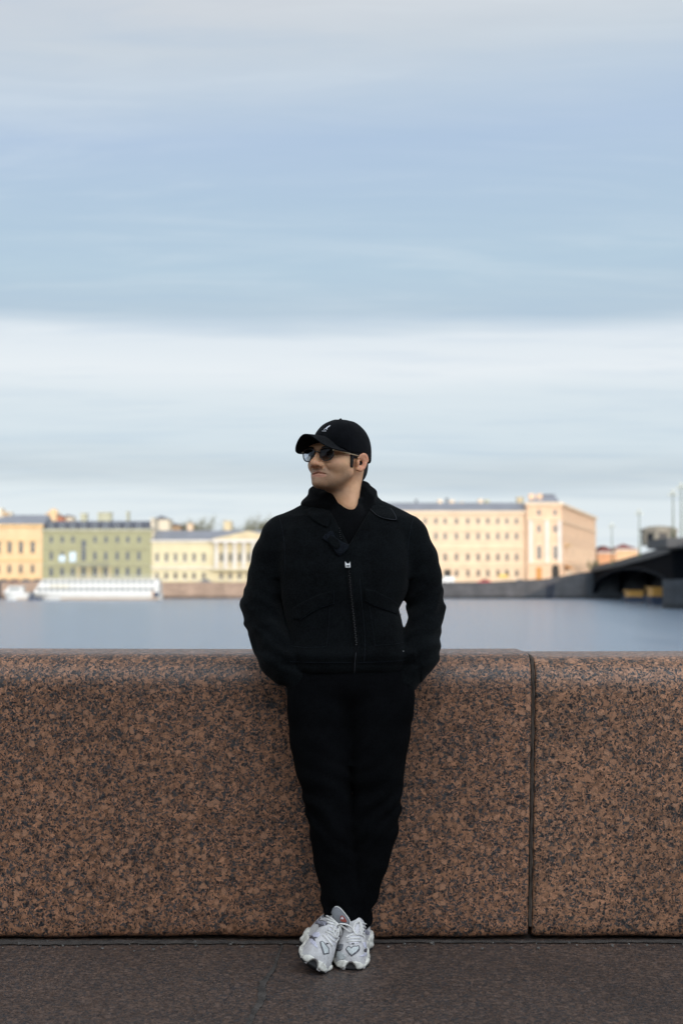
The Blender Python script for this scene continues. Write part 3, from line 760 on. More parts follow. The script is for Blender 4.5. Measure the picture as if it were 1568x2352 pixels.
# street side of the same block, running away from the river
S = house('corner_house', 'peach house turning the corner into the side street by the bridge', 'building', (fx(1288), FY-1.2, 0), R(74), 96, 10, .3, fz(1157)-.2,
    [(fz(1281)-.6, 3.6, 1.2, 2), (fz(1224), 2.2, 1.15, 1), (fz(1185), 1.8, 1.1, 1), (3.0, 2.0, 1.3, 1)], [4+i*7.5 for i in range(12)], M_PEACH2, None, M_GLASSW, M_FRAME, M_PEACHT,
    cornices=[(fz(1161)-.2, .8, .6), (fz(1200), .4, .25), (fz(1297), .3, .25)])
c = MB(); c.add([(-.4,-.4,fz(1157)-.19),(96,-.4,fz(1157)-.19),(96,9,fz(1157)-.19),(-.4,9,fz(1157)-.19),(3,4,fz(1157)+1),(93,4,fz(1157)+1)], [(0,1,5,4),(1,2,5),(2,3,4,5),(3,0,4)]); c.build('roof', M_ROOF, S, keep=False)
c = MB(); c.box(7.2, 15, -1.3, -.01, fz(1252), fz(1252)+.3); c.box(7.2, 15, -.9, -.01, .4, 4.2, 1); c.build('bay_window', [M_ORTRIM, M_PEACHT], S, keep=False)
c = MB(); c.prism([(0, 0), (9.5, 0), (9.5, -.15), (0, -.15)], 2, 0, .1); 
for v_ in range(len(c.v)):
    q = c.v[v_]; c.v[v_] = (q[0]+6, q[1]*12-.02 if q[1] < 0 else -.02, fz(1306)+(.9 if q[1] == 0 else 0)+q[2])
c.build('awning', simple('orange_awning', (.62,.26,.05), .7), S, keep=False)
# G: low red roofed houses down the street
def red_house(px0, px1, Y, eave, rh, col, label):
    x0 = fx(px0, Y); n = max(2, int((fx(px1, Y)-x0)/4.5)); w = fx(px1, Y)-x0
    return house('townhouse', label, 'building', (x0, Y, 0), 0, w, 14, .3, fz(eave, Y), [(1.6, 1.9, 1.3, 1), (5.2, 1.9, 1.2, 1)][:2 if fz(eave, Y) > 8.5 else 1], [w*(i+.5)/n for i in range(n)], col, ('hip', rh, M_RED), M_GLASSW, M_FRAME, M_WHITEP, cornices=[(fz(eave, Y)-.5, .5, .4)])
red_house(1372, 1412, 520, 1268, 2.4, plaster('brick_orange', (.58,.30,.16)), 'low orange house with a dark red roof, left one beside the bridge ramp')
red_house(1414, 1464, 545, 1261, 2.2, plaster('pale_orange', (.66,.42,.24)), 'low pale orange house with a red roof, nearest the bridge pavilion')
# chimney stacks, penthouses and roofs rising behind the front row
def stack(name, px0, px1, Y, y0, y1, mat, label, cat='chimney', depth=3, top='flat', group=None):
    x0, x1 = fx(px0, Y), fx(px1, Y); z0, z1 = fz(y0, Y), fz(y1, Y); t = empty(name, ((x0+x1)/2, Y, z0), label, cat, group)
    b = MB(); b.box(x0, x1, Y, Y+depth, z0, z1); b.build('shaft' if cat == 'chimney' else 'wall', mat, t)
    c = MB(); 
    if top == 'flat': c.box(x0-.15, x1+.15, Y-.15, Y+depth+.15, z1+.003, z1+.3)
    elif top == 'dome':
        r = (x1-x0)/2*.95; n = 12
        for i in range(6):
            a0, a1 = R(90*i/6), R(90*(i+1)/6)
            for k in range(n):
                p0, p1 = 2*math.pi*k/n, 2*math.pi*(k+1)/n; cx, cy = (x0+x1)/2, Y+depth/2
                q = lambda a, p: (cx+r*math.cos(a)*math.cos(p), cy+r*math.cos(a)*math.sin(p), z1+.003+r*math.sin(a))
                c.add([q(a0,p0), q(a0,p1), q(a1,p1), q(a1,p0)], [(0,1,2,3)])
    else: c.prism([(x0-.3, z1+.003), (x1+.3, z1+.003), ((x0+x1)/2, z1+(x1-x0)*.25)], 1, Y-.3, Y+depth+.3)
    c.build('cap' if cat == 'chimney' else 'roof', mat if top != 'gable' else M_ROOFD, t)
    return t
stack('rooftop_house', 8, 14, FY+6, 1205, 1178, M_ORANGE, 'orange chimney block on the grey roof at the left edge', 'chimney')
stack('chimney', 19, 24, FY+6, 1200, 1178, M_CREAM, 'cream chimney on the orange house, second from the left edge')
stack('chimney', -4, 4, FY+5, 1205, 1170, M_CREAM, 'cream chimney cut by the left edge of the picture')
stack('rooftop_house', 86, 100, 432, 1220, 1190, M_CREAM, 'cream rooftop block between the orange and the green house', 'rooftop block')
stack('tower', 104, 128, 470, 1230, 1178, M_ORANGE, 'orange domed tower rising behind the green house', 'tower', 9, 'dome')
stack('rooftop_house', 130, 143, 455, 1230, 1186, simple('brick', (.42,.16,.08), .8), 'brick red gable between the domed tower and the dormers', 'rooftop block', 6, 'gable')
stack('rooftop_house', 145, 166, 460, 1230, 1187, M_CREAM, 'cream block behind the left dormers of the green house', 'rooftop block', 6, 'gable')
stack('chimney', 184, 197, 424, 1205, 1181, M_GREENL, 'wide pale green chimney above the fourth dormer')
stack('chimney', 224, 254, 424, 1205, 1179, M_GREENL, 'widest pale green chimney stack on the green house')
stack('chimney', 290, 294, 424, 1205, 1177, M_GREENL, 'thin pale green chimney near the right end of the green house')
stack('rooftop_house', 346, 352, FY+1, 1240, 1192, M_CREAM, 'narrow cream firewall between the green house and the mansion', 'firewall', 12)
stack('rooftop_house', 352, 388, 440, 1240, 1193, M_CREAM, 'cream house rising behind the left end of the mansion roof', 'building', 9, 'gable')
stack('rooftop_house', 388, 414, 448, 1240, 1207, simple('brown_plaster', (.32,.22,.13), .85), 'brown house behind the mansion roof', 'building', 9, 'gable')
stack('chimney', 430, 442, FY+9, 1225, 1205, M_PEACH, 'peach chimney on the mansion roof beside the bare tree', 'chimney')
stack('rooftop_house', 514, 530, FY+14, 1226, 1199, M_YELTR, 'yellow block behind the mansion roof by the second bare tree', 'rooftop block', 6)
for px, y1, w_, c_, lb_ in ((957, 1149, 3, M_ROOFD, 'dark thin chimney over the left part of the peach house roof'), (1011, 1150, 8, M_PEACHT, 'pale chimney on the peach house roof, nearest the man'), (1027, 1146, 3, M_ROOFD, 'dark thin chimney next to two pale chimneys'), (1038, 1151, 9, M_PEACHT, 'pale chimney right of the dark thin one on the peach roof'),
        (1061, 1155, 4, M_PEACH, 'small peach chimney in the middle of the long roof'), (1104, 1149, 8, M_PEACHT, 'pale chimney over the middle of the long peach house'), (1119, 1150, 10, M_GREENL, 'wide greenish chimney over the middle of the long peach house'), (1196, 1144, 14, M_YELTR, 'ochre chimney where the long roof meets the taller end house')):
    stack('chimney', px-w_/2, px+w_/2, FY+7, 1172, y1, c_, lb_, group='chimneys on the long peach house')

# cars and vans along the far quay
def car_proto(body_m, length=4.3, h=1.45, van=False):
    t = empty('parked_car', (0,0,0))
    w = 1.75; L = length
    if van: pr_ = [(-L/2,.35),(-L/2,1.1),(-L/2+.5,1.2),(-L/2+1.2,h),(L/2-.05,h),(L/2,.35)]
    else: pr_ = [(-L/2,.4),(-L/2+.03,.75),(-L/2+1.1,.92),(-L/2+1.75,h),(L/2-1.2,h),(L/2-.45,.98),(L/2,.9),(L/2,.4)]
    b = MB(); b.prism(pr_, 1, -w/2, w/2)
    me = b.build('body', body_m, t, keep=False); bv = me.modifiers.new('b', 'BEVEL'); bv.width = .07; bv.segments = 2
    g = MB()
    if van: g.prism([(-L/2+.62,1.22),(-L/2+1.2,h-.12),(-L/2+1.9,h-.12),(-L/2+1.9,1.22)], 1, -w/2-.01, w/2+.01)
    else: g.prism([(-L/2+1.25,.95),(-L/2+1.82,h-.07),(L/2-1.25,h-.07),(L/2-.65,.98)], 1, -w/2-.01, w/2+.01)
    g.build('side_window', M_GLASSW, t, keep=False)
    for x in (-L/2+.8, L/2-.8):
        for y in (-w/2+.05, w/2-.25):
            c = MB(); c.tube([(x,y-.02,.33),(x,y+.22,.33)], .33, 14); c.build('wheel', simple('tyre', (.02,.02,.02), .8) if 'tyre' not in bpy.data.materials else bpy.data.materials['tyre'], t, keep=False)
    return t
def paint(n, c): return simple(n, c, .35, .03, 1)
cars = [(1110, 'red', (.55,.03,.03), 'bright red car parked on the far quay below the peach house', 0), (1022, 'white', (.7,.7,.68), 'white van parked just right of the man on the far quay', 1), (6, 'dark', (.06,.05,.05), 'dark car at the left edge above the dark quay', 0), (32, 'maroon', (.14,.05,.04), 'maroon car on the far quay below the orange house', 0), (58, 'dark grey', (.08,.08,.09), 'dark grey car below the right end of the orange house', 0), (84, 'brown', (.16,.11,.09), 'brown car where the orange and green houses meet', 0),
        (1190, 'silver', (.4,.4,.4), 'silver car below the end of the long peach house', 0), (1300, 'navy', (.03,.05,.12), 'navy car at the foot of the corner house', 0), (1318, 'orange', (.5,.15,.08), 'orange car beside the navy one at the corner', 0), (820, 'black', (.03,.03,.03), 'black car on the far quay behind the man', 0), (900, 'beige', (.4,.35,.28), 'beige car on the far quay behind the man', 0), (470, 'grey', (.2,.2,.2), 'grey car below the left end of the portico', 0)]
for px, cn, c_, lb_, van in cars:
    t = car_proto(paint(cn+'_paint', c_), 5.2 if van else 4.3, 2.2 if van else 1.5, van); t.name = 'parked_van' if van else 'parked_car'
    t.location = (fx(px, 404), 404+random.uniform(0, .6), .36 if px < 1200 else .5); tag(t, lb_, 'van' if van else 'car', 'vehicles parked along the far quay')

# ------------------------------------------------------------------ trees (bare, early spring)
def tree_mesh(h, spread, seed, rot=0):
    rng = random.Random(seed); tb = MB(); cb = MB()
    def grow(p, d, l, r, lev):
        n = 4; pts = [p.copy()]; q = p.copy(); dd = d.copy()
        for i in range(n):
            dd = (dd+Vector((rng.gauss(0,.12), rng.gauss(0,.12), rng.uniform(-.02,.14)))).normalized(); q = q+dd*l/n; pts.append(q.copy())
        (tb if lev < 2 else cb).tube(pts, [r*(1-.45*i/n) for i in range(n+1)], 6 if lev < 2 else 4)
        if lev >= 4:
            for k in range(12):
                o = Vector((rng.gauss(0,.018), rng.gauss(0,.018), rng.gauss(0,.018))); c = rng.choice(pts)+o; s = rng.uniform(.005,.012)
                a = Vector((rng.gauss(0,1), rng.gauss(0,1), rng.gauss(0,1))).normalized(); b_ = a.orthogonal().normalized()
                cb.add([c+a*s, c+b_*s*.6, c-a*s, c-b_*s*.6], [(0,1,2,3)])
            return
        for k in range(4 if lev else 6):
            az = rng.uniform(0, 6.28); tilt = rng.uniform(.35, .85)*spread
            nd = (dd*math.cos(tilt)+Vector((math.cos(az), math.sin(az), .15))*math.sin(tilt)).normalized()
            grow(pts[rng.choice((2,3,4)) if lev else rng.choice((3,4,4))], nd, l*rng.uniform(.55,.75), r*.5, lev+1)
    grow(Vector((0,0,0)), Vector((0,0,1)), h*.36, h*.018, 0)
    return tb, cb
M_BARK = simple('bark', (.10,.085,.065), .9, .3, 3); M_TWIG = simple('twigs_and_buds', (.17,.165,.10), .9, .3, 2); M_BUSH = simple('spring_green', (.22,.27,.06), .8, .3, 2)
def tree(px, top, Y, h, spread, seed, label, twig=M_TWIG):
    z0 = .35; hh = fz(top, Y)-z0; t = empty('bare_tree', (fx(px, Y), Y, z0), label, 'tree', 'bare trees on the far bank'); tb, cb = tree_mesh(1, spread, seed)
    zm = max(v[2] for v in cb.v); k = hh/zm
    for b, n, m in ((tb, 'trunk', M_BARK), (cb, 'crown', twig)):
        b.v = [(v[0]*k*h, v[1]*k*h, v[2]*k) for v in b.v]; b.build(n, m, t, keep=False)
tree(441, 1180, 455, .9, 1.0, 3, 'bare tree showing over the mansion roof, farthest from the man')
tree(537, 1190, 450, 1.1, 1.15, 8, 'rounded bare tree behind the mansion roof, middle one of the left bank')
tree(606, 1176, 452, .75, .8, 13, 'slim bare tree beside the man, left of a pair')
tree(621, 1176, 455, .75, .8, 17, 'slim bare tree beside the man, right of a pair')
tree(1352, 1282, 440, .9, 1.0, 23, 'small bare tree at the foot of the bridge ramp')
tree(1381, 1294, 450, 1.3, 1.1, 29, 'small bright green budding tree by the bridge ramp', M_BUSH)

# ------------------------------------------------------------------ ships
M_SHIP = simple('white_ship_paint', (.60,.60,.57), .45, .05, .4); M_SHIPW = simple('ship_window_band', (.13,.15,.16), .25, .2, .6); M_HULLD = simple('ship_waterline', (.30,.22,.15), .6); M_ORG = simple('orange_life_raft', (.55,.27,.08), .6); M_NAVY = simple('ship_navy', (.03,.045,.08), .5)
def ship(name, label, px0, px1, Y, z_deck, decks, bow, extras=True):
    x0, x1 = fx(px0, Y), fx(px1, Y); t = empty(name, ((x0+x1)/2, Y, WATER_Z), label, 'ship' if extras else 'boat'); W = 3.6 if extras else 1.6
    # hull: plan outline tapered at the bow (left)
    out = [(x0, 0, 1.0), (x0+bow*.35, .45, .72), (x0+bow*.8, .85, .4), (x0+bow*1.5, 1, .12), (x1-1.0, 1, 0), (x1, .85, 0)]
    V = []; zb, zt = WATER_Z-.4, z_deck
    for (x, w, rk) in out:
        for s in (-1, 1):
            V += [(x+rk*1.3, Y+s*W*w*.8, zb), (x, Y+s*W*w, zt+rk*.45)]
    F = []
    for i in range(len(out)-1):
        a, b = i*4, i*4+4
        F += [(a, b, b+1, a+1), (a+2, a+3, b+3, b+2), (a+1, b+1, b+3, a+3), (a, a+2, b+2, b)]
    F.append((len(V)-4, len(V)-2, len(V)-1, len(V)-3)); F.append((0,1,3,2))
    mesh_obj('hull', V, F, M_SHIP, t)
    wl = MB(); wl.box(x0+bow*1.3, x1-.1, Y-W-.03, Y-W*.8-.02, WATER_Z-.2, WATER_Z+.45); wl.build('waterline_stripe', M_HULLD, t)
    for k, (za, zb_, xa, xb, ww) in enumerate(decks):
        c = MB(); c.prism([(xa+ (zb_-za)*.9, zb_), (xb, zb_), (xb, za), (xa, za)], 1, Y-W*ww, Y+W*ww); co = c.build('cabin', M_SHIP, t)
        n = int((xb-xa-2)/1.5); zc = za+(zb_-za)*.38; hh = (zb_-za)*.38
        for i in range(n):
            xw = xa+1.6+i*(xb-xa-2.4)/max(1, n); q = MB(); q.box(xw, xw+1.05, Y-W*ww-.04, Y-W*ww-.002, zc, zc+hh); q.build('window', M_SHIPW, co)
        q = MB(); q.box(xa+1.2, xb+.3, Y-W*ww-.35, Y+W*ww+.35, zb_+.003, zb_+.14); q.build('deck_roof', M_SHIP, co)
    if extras:
        rl = MB(); zt = decks[-1][1]+.14; xa, xb = decks[-1][2]+6, decks[-1][3]
        for i in range(int((xb-xa)/1.4)): rl.box(xa+i*1.4-.03, xa+i*1.4+.03, Y-W*.8-.05, Y-W*.8, zt, zt+.9)
        rl.box(xa, xb, Y-W*.8-.07, Y-W*.8+.02, zt+.9, zt+.98); rl.box(xa, xb, Y-W*.8-.05, Y-W*.8, zt+.45, zt+.5); rl.build('railing', M_SHIP, t)
        c = MB(); c.box(fx(122, Y), fx(164, Y), Y-W-.06, Y-W*.92, fz(1348.5, Y), fz(1345, Y)); c.build('canvas_banner', simple('straw_canvas', (.55,.48,.28), .8), t)
        c = MB(); c.box(x1-1.7, x1-.3, Y-W-.1, Y-W+1.2, fz(1371, Y), fz(1360, Y)); c.build('stern_door', M_NAVY, t)
        c = MB(); c.box(x1-2.0, x1-1.72, Y-W-.1, Y-W+1.2, fz(1371, Y), fz(1357, Y)); c.build('life_raft', M_ORG, t)
    return t
SY = 372.0
ship('river_ship', 'long white two deck passenger ship moored below the green house', 66, 372, SY, fz(1364, SY), [(fz(1364,SY)+.01, fz(1347,SY), fx(80,SY), fx(369,SY), .93), (fz(1346,SY), fz(1331,SY), fx(92,SY), fx(368,SY), .85)], 7)
ship('motor_boat', 'small white motor boat at the left edge, ahead of the long white ship', 8, 68, SY-4, fz(1361, SY), [(fz(1361,SY)+.01, fz(1347,SY), fx(20,SY), fx(64,SY), .8)], 3, False)
c = MB(); c.box(fx(69,SY-6), fx(98,SY-6), SY-8, SY-5, WATER_Z-.3, WATER_Z+.8); c.box(fx(75,SY-6), fx(79,SY-6), SY-7.5, SY-6, WATER_Z+.8, WATER_Z+2.2)
tag(c.build('mooring_pontoon', M_NAVY), 'low black mooring pontoon between the motor boat and the long ship', 'pontoon')

# ------------------------------------------------------------------ bridge on the right
def bline(y): return 70.5-.06*(400-y)
def dtop(y): return float(np.interp(y, [40,150,262,293,342,395,402], [8.2,8.9,8.5,7.5,6.3,5.5,5.0]))
BW = 30.0
bt = empty('bridge', (bline(300), 300, WATER_Z), 'long dark arched road bridge with grey stone parapets at the right edge', 'bridge')
M_STEEL = simple('shade_dark_bridge_steel', (.003,.004,.006), .95, .2, .3, spec=.05); M_BST = stone_mat('bridge_granite', (.040,.046,.054)); M_PAR = simple('bridge_parapet_stone', (.075,.075,.076), .8, .2, .6); M_RIB = simple('bridge_rib_steel', (.008,.010,.014), .9, .2, .3, spec=.1)  # the bridge's shade is put into these very dark base colours
piers = [(400, 'a'), (257, 'p'), (150, 'p'), (40, 'p')]
for (ya, _), (yb, _) in zip(piers[:-1], piers[1:]):
    n = 28; top = []; arch = []
    a0, b0 = ya-(3 if ya == 400 else 7), yb+7
    for i in range(n+1):
        y = a0+(b0-a0)*i/n; u = 2*i/n-1
        zt = dtop(y)-1.5; crown = dtop((a0+b0)/2)-2.3
        arch.append((y, WATER_Z+1.6+(crown-WATER_Z-1.6)*(1-u*u*.97)**.5 if abs(u) < 1 else WATER_Z+1.6)); top.append((y, zt))
    for side, off in (('near', 0), ('far', BW)):
        V = []; F = []
        for th in (0, 1.0):
            for (y, z), (y2, z2) in zip(arch, top): V += [(bline(y)+off+(th if off == 0 else -th), y, z), (bline(y)+off+(th if off == 0 else -th), y, z2)]
        m = 2*(n+1)
        for i in range(n):
            a = 2*i; F += [(a, a+2, a+3, a+1), (m+a, m+a+1, m+a+3, m+a+2), (a, m+a, m+a+2, a+2)]
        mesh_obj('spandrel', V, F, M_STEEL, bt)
        r = MB(); pts = [(bline(y)+off-(.25 if off == 0 else -.25), y, z-.05) for y, z in arch]; r.tube(pts, .34, 6); r.build('arch_rib', M_RIB, bt)
    for q in (7, 14.5, 22):
        V = []; F = []
        for (y, z), (y2, z2) in zip(arch, top): V += [(bline(y)+q, y, z), (bline(y)+q, y, z2), (bline(y)+q+.8, y, z), (bline(y)+q+.8, y, z2)]
        for i in range(n): a = 4*i; F += [(a, a+4, a+5, a+1), (a+2, a+3, a+7, a+6), (a, a+2, a+6, a+4)]
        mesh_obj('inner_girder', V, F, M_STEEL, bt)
# deck and parapets
ys_ = [402, 395, 380, 365, 342, 320, 305, 293, 280, 270, 255, 240, 220, 190, 150, 110, 70, 40, 10]
V = []; F = []
for y in ys_:
    z = dtop(y)-1.49; V += [(bline(y)-.6, y, z), (bline(y)+BW+.6, y, z), (bline(y)+BW+.6, y, z+.55), (bline(y)-.6, y, z+.55)]
for i in range(len(ys_)-1):
    a = 4*i; F += [(a, a+1, a+5, a+4), (a+1, a+2, a+6, a+5), (a+2, a+3, a+7, a+6), (a+3, a, a+4, a+7)]
mesh_obj('deck', V, F, M_PAR, bt)
for off in (-.35, BW):
    V = []; F = []
    for y in ys_:
        z = dtop(y)-.93; x = bline(y)+off; V += [(x, y, z), (x+.3, y, z), (x+.3, y, z+.93), (x, y, z+.93)]
    for i in range(len(ys_)-1):
        a = 4*i; F += [(a+1, a+2, a+6, a+5), (a+2, a+3, a+7, a+6), (a+3, a, a+4, a+7)]
    mesh_obj('parapet', V, F, M_PAR, bt)
for y, kind in piers:
    p = MB()
    if kind == 'a':
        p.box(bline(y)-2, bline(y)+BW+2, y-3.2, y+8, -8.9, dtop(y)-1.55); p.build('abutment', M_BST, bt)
    else:
        x0, x1 = bline(y)-1.0, bline(y)+BW+2.2; pr_ = [(x1, y-7), (x1, y+7), (x0, y+7)]+[(x0-2.6*math.sin(R(a)), y+7*math.cos(R(a))) for a in range(20, 180, 20)]+[(x0, y-7)]
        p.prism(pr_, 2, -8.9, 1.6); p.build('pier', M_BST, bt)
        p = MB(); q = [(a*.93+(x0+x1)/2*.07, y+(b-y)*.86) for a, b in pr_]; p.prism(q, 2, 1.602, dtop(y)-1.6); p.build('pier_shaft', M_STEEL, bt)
        p = MB(); p.box(bline(y)-5, bline(y)-.62, y-8, y+8, dtop(y)-1.3, dtop(y)-.6); p.box(bline(y)-5, bline(y)-4.7, y-8, y+8, dtop(y)-.598, dtop(y)+.35); p.box(bline(y)-4.69, bline(y)-.63, y-8, y-7.7, dtop(y)-.598, dtop(y)+.35)
        p.build('balcony', M_PAR, bt)
# octagonal pavilion on the first pier
M_GLASSD = simple('dark_glass', (.012,.014,.018), .5)
def pavilion(px, Y, r, h, zb, label):
    cx = fx(px, Y); t = empty('bridge_pavilion', (cx, Y, zb), label, 'pavilion')
    ang = [R(22.5+45*k) for k in range(8)]; V = lambda rr, z: [(rr*math.cos(a), rr*math.sin(a), z) for a in ang]
    b = MB()
    for k in range(8):
        a, c_ = V(r, 0)[k], V(r, 0)[(k+1) % 8]; A_ = Vector(a); C_ = Vector(c_); dd = C_-A_
        p = lambda u, z: tuple((A_+dd*u)[:2])+(z,)
        for (u0, u1, z0, z1) in ((0,.2,0,h),(.8,1,0,h),(.2,.8,0,.7),(.2,.8,h*.82,h)): b.add([p(u0,z0),p(u1,z0),p(u1,z1),p(u0,z1)], [(0,1,2,3)])
        nrm = Vector((-dd.y, dd.x, 0)).normalized()*.25
        w = MB(); q = [Vector(p(.2,.7))+nrm, Vector(p(.8,.7))+nrm, Vector(p(.8,h*.82))+nrm, Vector(p(.2,h*.82))+nrm]; w.add(q, [(0,1,2,3)]); w.build('window', M_GLASSD, t, keep=False)
        b.add([p(.2,.7), q[0], q[3], p(.2,h*.82)], [(0,1,2,3)]); b.add([p(.8,.7), q[1], q[2], p(.8,h*.82)], [(0,1,2,3)])
    b.build('wall', simple('pavilion_stone', (.24,.215,.17), .8, .15, .6), t, keep=False)
    rf_ = MB(); rings = [(r*1.07, h+.003), (r*1.07, h+.25), (r*.93, h+.5), (r*.62, h+.85), (.05, h+1.0)]
    for (ra, za), (rb, zb2) in zip(rings[:-1], rings[1:]):
        va, vb = V(ra, za), V(rb, zb2)
        for k in range(8): rf_.add([va[k], va[(k+1) % 8], vb[(k+1) % 8], vb[k]], [(0,1,2,3)])
    rf_.add(V(r*1.07, h+.003), [tuple(range(8))])
    rf_.build('roof', simple('pavilion_roof', (.25,.22,.17), .7, .15, .6), t, keep=False)
pavilion(1513.5, 266, 3.35, 2.75, dtop(262)-.6, 'small eight sided stone pavilion with dark windows on the bridge pier')
def lamp(px, top, Y, label):
    zb = dtop(Y)-.93; h = fz(top, Y)-zb; t = empty('street_lamp', (fx(px, Y), Y, zb), label, 'street lamp', 'lamp posts on the bridge')
    p = MB(); p.tube([(0,0,0),(0,0,.8),(0,0,1.0),(0,0,h*.55),(0,0,h-.8)], [.32,.26,.15,.11,.08], 8); p.build('post', simple('olive_green_post', (.10,.12,.06), .6) if 'olive_green_post' not in bpy.data.materials else bpy.data.materials['olive_green_post'], t, keep=False)
    for s in (-1, 1):
        a = MB(); a.tube([(0,0,h-1.2),(s*.35,0,h-.75),(s*.62,0,h-.78)], .04, 6); a.build('arm', bpy.data.materials['olive_green_post'], t, keep=False)
        l = MB(); l.tube([(s*.62,0,h-1.25),(s*.62,0,h-1.1),(s*.62,0,h-.9),(s*.62,0,h-.74)], [.10,.2,.2,.06], 8); l.build('lantern', simple('milky_lantern', (.6,.6,.5), .4) if 'milky_lantern' not in bpy.data.materials else bpy.data.materials['milky_lantern'], t, keep=False)
    l = MB(); l.tube([(0,0,h-.8),(0,0,h-.6),(0,0,h-.15),(0,0,h)], [.10,.22,.22,.05], 8); l.build('lantern', bpy.data.materials['milky_lantern'], t, keep=False)
lamp(1405, 1201, 345, 'lamp post on the bridge ramp, farthest and shortest of the four')
lamp(1468, 1169, 300, 'lamp post on the bridge just left of the stone pavilion')
lamp(1546, 1124, 262, 'tall lamp post rising behind the stone pavilion')
lamp(1565, 1108, 250, 'tallest lamp post at the right edge of the picture')
# ochre barges put in for the sunlit orange patches under the first arch
def barge(px0, px1, Y, h, label):
    x0, x1 = fx(px0, Y), fx(px1, Y); t = empty('stand_in_barge', ((x0+x1)/2, Y, WATER_Z), label, 'barge', 'ochre barges under the bridge'); m = bpy.data.materials.get('ochre_barge_paint') or simple('ochre_barge_paint', (.50,.27,.06), .5)
    b = MB(); b.prism([(x0+.8, WATER_Z-.4), (x1-.8, WATER_Z-.4), (x1, WATER_Z+h*.5), (x0, WATER_Z+h*.5)], 1, Y-3, Y+3); b.build('hull', M_NAVY, t)
    b = MB(); b.box(x0+.6, x1-.9, Y-2.4, Y+2.4, WATER_Z+h*.5+.004, WATER_Z+h); b.build('deckhouse', m, t)
    b = MB(); b.box(x0+.2, x1-.5, Y-2.7, Y+2.7, WATER_Z+h+.004, WATER_Z+h+.2); b.build('deckhouse_roof', m, t)
barge(1484, 1543, 296, 3.5, 'large ochre yellow barge under the bridge arch, next to the pier')
barge(1432, 1480, 330, 2.6, 'smaller ochre yellow barge under the bridge arch, left of the large one')
# the row of houses goes on past the left edge of the picture
for i, (x1, w_, z1, mt, lb_) in enumerate(((fx(-71), 38, 15.5, M_CREAM, 'cream three storey house next to the orange one, just past the left edge'), (fx(-71)-38.3, 44, 19, M_PEACH, 'peach four storey house second past the left edge'), (fx(-71)-82.6, 52, 14, M_YEL, 'yellow house third past the left edge'))):
    n = int(w_/3.6); house('apartment_house', lb_, 'building', (x1-w_, FY, 0), 0, w_, 15, .3, z1, [(1.6+3.9*k, 2.1, 1.15, 1) for k in range(int((z1-1)/3.9))], [w_*(k+.5)/n for k in range(n)], mt, ('gable', 3, M_ROOF), M_GLASSW, M_FRAME, M_WHITEP, cornices=[(z1-.8, .7, .5)])

# ------------------------------------------------------------------ the man
man = empty('person', (0.02, 4.82, 0), 'man in black cap, sunglasses and black jacket leaning on the parapet, hands in pockets', 'person')
HY = 4.93                              # distance of the head centre
K = 1.10; YAW, TILT, ROLL = R(-38), R(2), R(0)
RH = Euler((TILT, ROLL, YAW), 'XYZ').to_matrix()
RH = Matrix.Rotation(YAW, 3, 'Z') @ Matrix.Rotation(ROLL, 3, 'Y') @ Matrix.Rotation(-TILT, 3, 'X')
nose_local = Vector((0, -.121, -.031))
off = RH @ (nose_local*K); nose_w = P(719.6, 1063.5, HY+off.y); HO = nose_w-off
def H2W(p): return HO + RH @ (Vector(p)*K)
RHi = np.array(RH.transposed())
def W2H(X):
    d = [X[0]-HO.x, X[1]-HO.y, X[2]-HO.z]
    return [(RHi[i][0]*d[0]+RHi[i][1]*d[1]+RHi[i][2]*d[2])/K for i in range(3)]
NECK0 = P(786, 1075, 4.965); NECK1 = P(790, 1190, 4.985)
def cap_edge(y): return .007+.035*np.clip((-y-.030)/.062, 0, 1)**1.3-.020*np.clip((y-.02)/.08, 0, 1)
def f_head(L):
    x, y, z = L; ax = np.abs(x); A = [ax, y, z]
    f = ell(L, (0, .015, .028), (.077, .098, .084))                       # skull
    f = smin(f, ell(L, (0, -.030, -.030), (.063, .068, .080)), .02)       # face
    f = smin(f, ell(A, (.030, -.052, -.030), (.036, .040, .030)), .014)      # cheekbones
    f = smin(f, ell(L, (0, -.082, .022), (.052, .020, .014)), .014)        # brow
    f = smin(f, rcone(A, (.0520, -.004, -.054), (.013, -.083, -.089), .011, .015), .020)   # jaw line
    f = smin(f, ell(L, (0, -.055, -.072), (.037, .046, .031)), .016)
    f = smin(f, ell(L, (0, -.0945, -.089), (.019, .014, .015)), .012)       # chin
    f = smin(f, ell(L, (0, -.084, -.062), (.030, .018, .022)), .014)       # muzzle
    f = smax(f, -ell(A, (.033, -.108, -.004), (.021, .020, .014)), .014)   # eye sockets
    f = smin(f, rcone(L, (0, -.092, .006), (0, -.114, -.026), .0088, .0105), .010)
    f = smin(f, ell(L, (0, -.1170, -.0310), (.0118, .0120, .0100)), .011)   # nose tip
    f = smin(f, ell(A, (.0148, -.1025, -.0350), (.0090, .014, .0090)), .008)    # wings
    f = smax(f, -ell(A, (.0080, -.1100, -.0440), (.0054, .0088, .0080)), .0015)
    f = smax(f, -rcone(A, (.0215, -.1010, -.028), (.0340, -.0905, -.052), .0003, .0002), .009)     # fold beside the mouth
    # lips
    axs = ax; ax = np.abs(x-.004)
    zc = -.0605 - ax*.09 - ax*ax*4
    up = np.sqrt(((y+.0970-ax*ax*12)/.0070)**2+((z-zc-.0040+ .0016*np.exp(-(ax/.004)**2))/.0046)**2+(ax/.028)**4)-1
    lo = np.sqrt(((y+.0960-ax*ax*12)/.0072)**2+((z-zc+.0068)/.0070)**2+(ax/.0245)**4)-1
    f = smin(f, up*.006, .004); f = smin(f, lo*.006, .004)
    f = smax(f, -(np.sqrt(((y+.1035-ax*ax*12.5)/.0055)**2+((z-zc-.0005)/.0015)**2+(ax/.027)**6)-1)*.0025, .0022)
       # groove under the lip
    return f
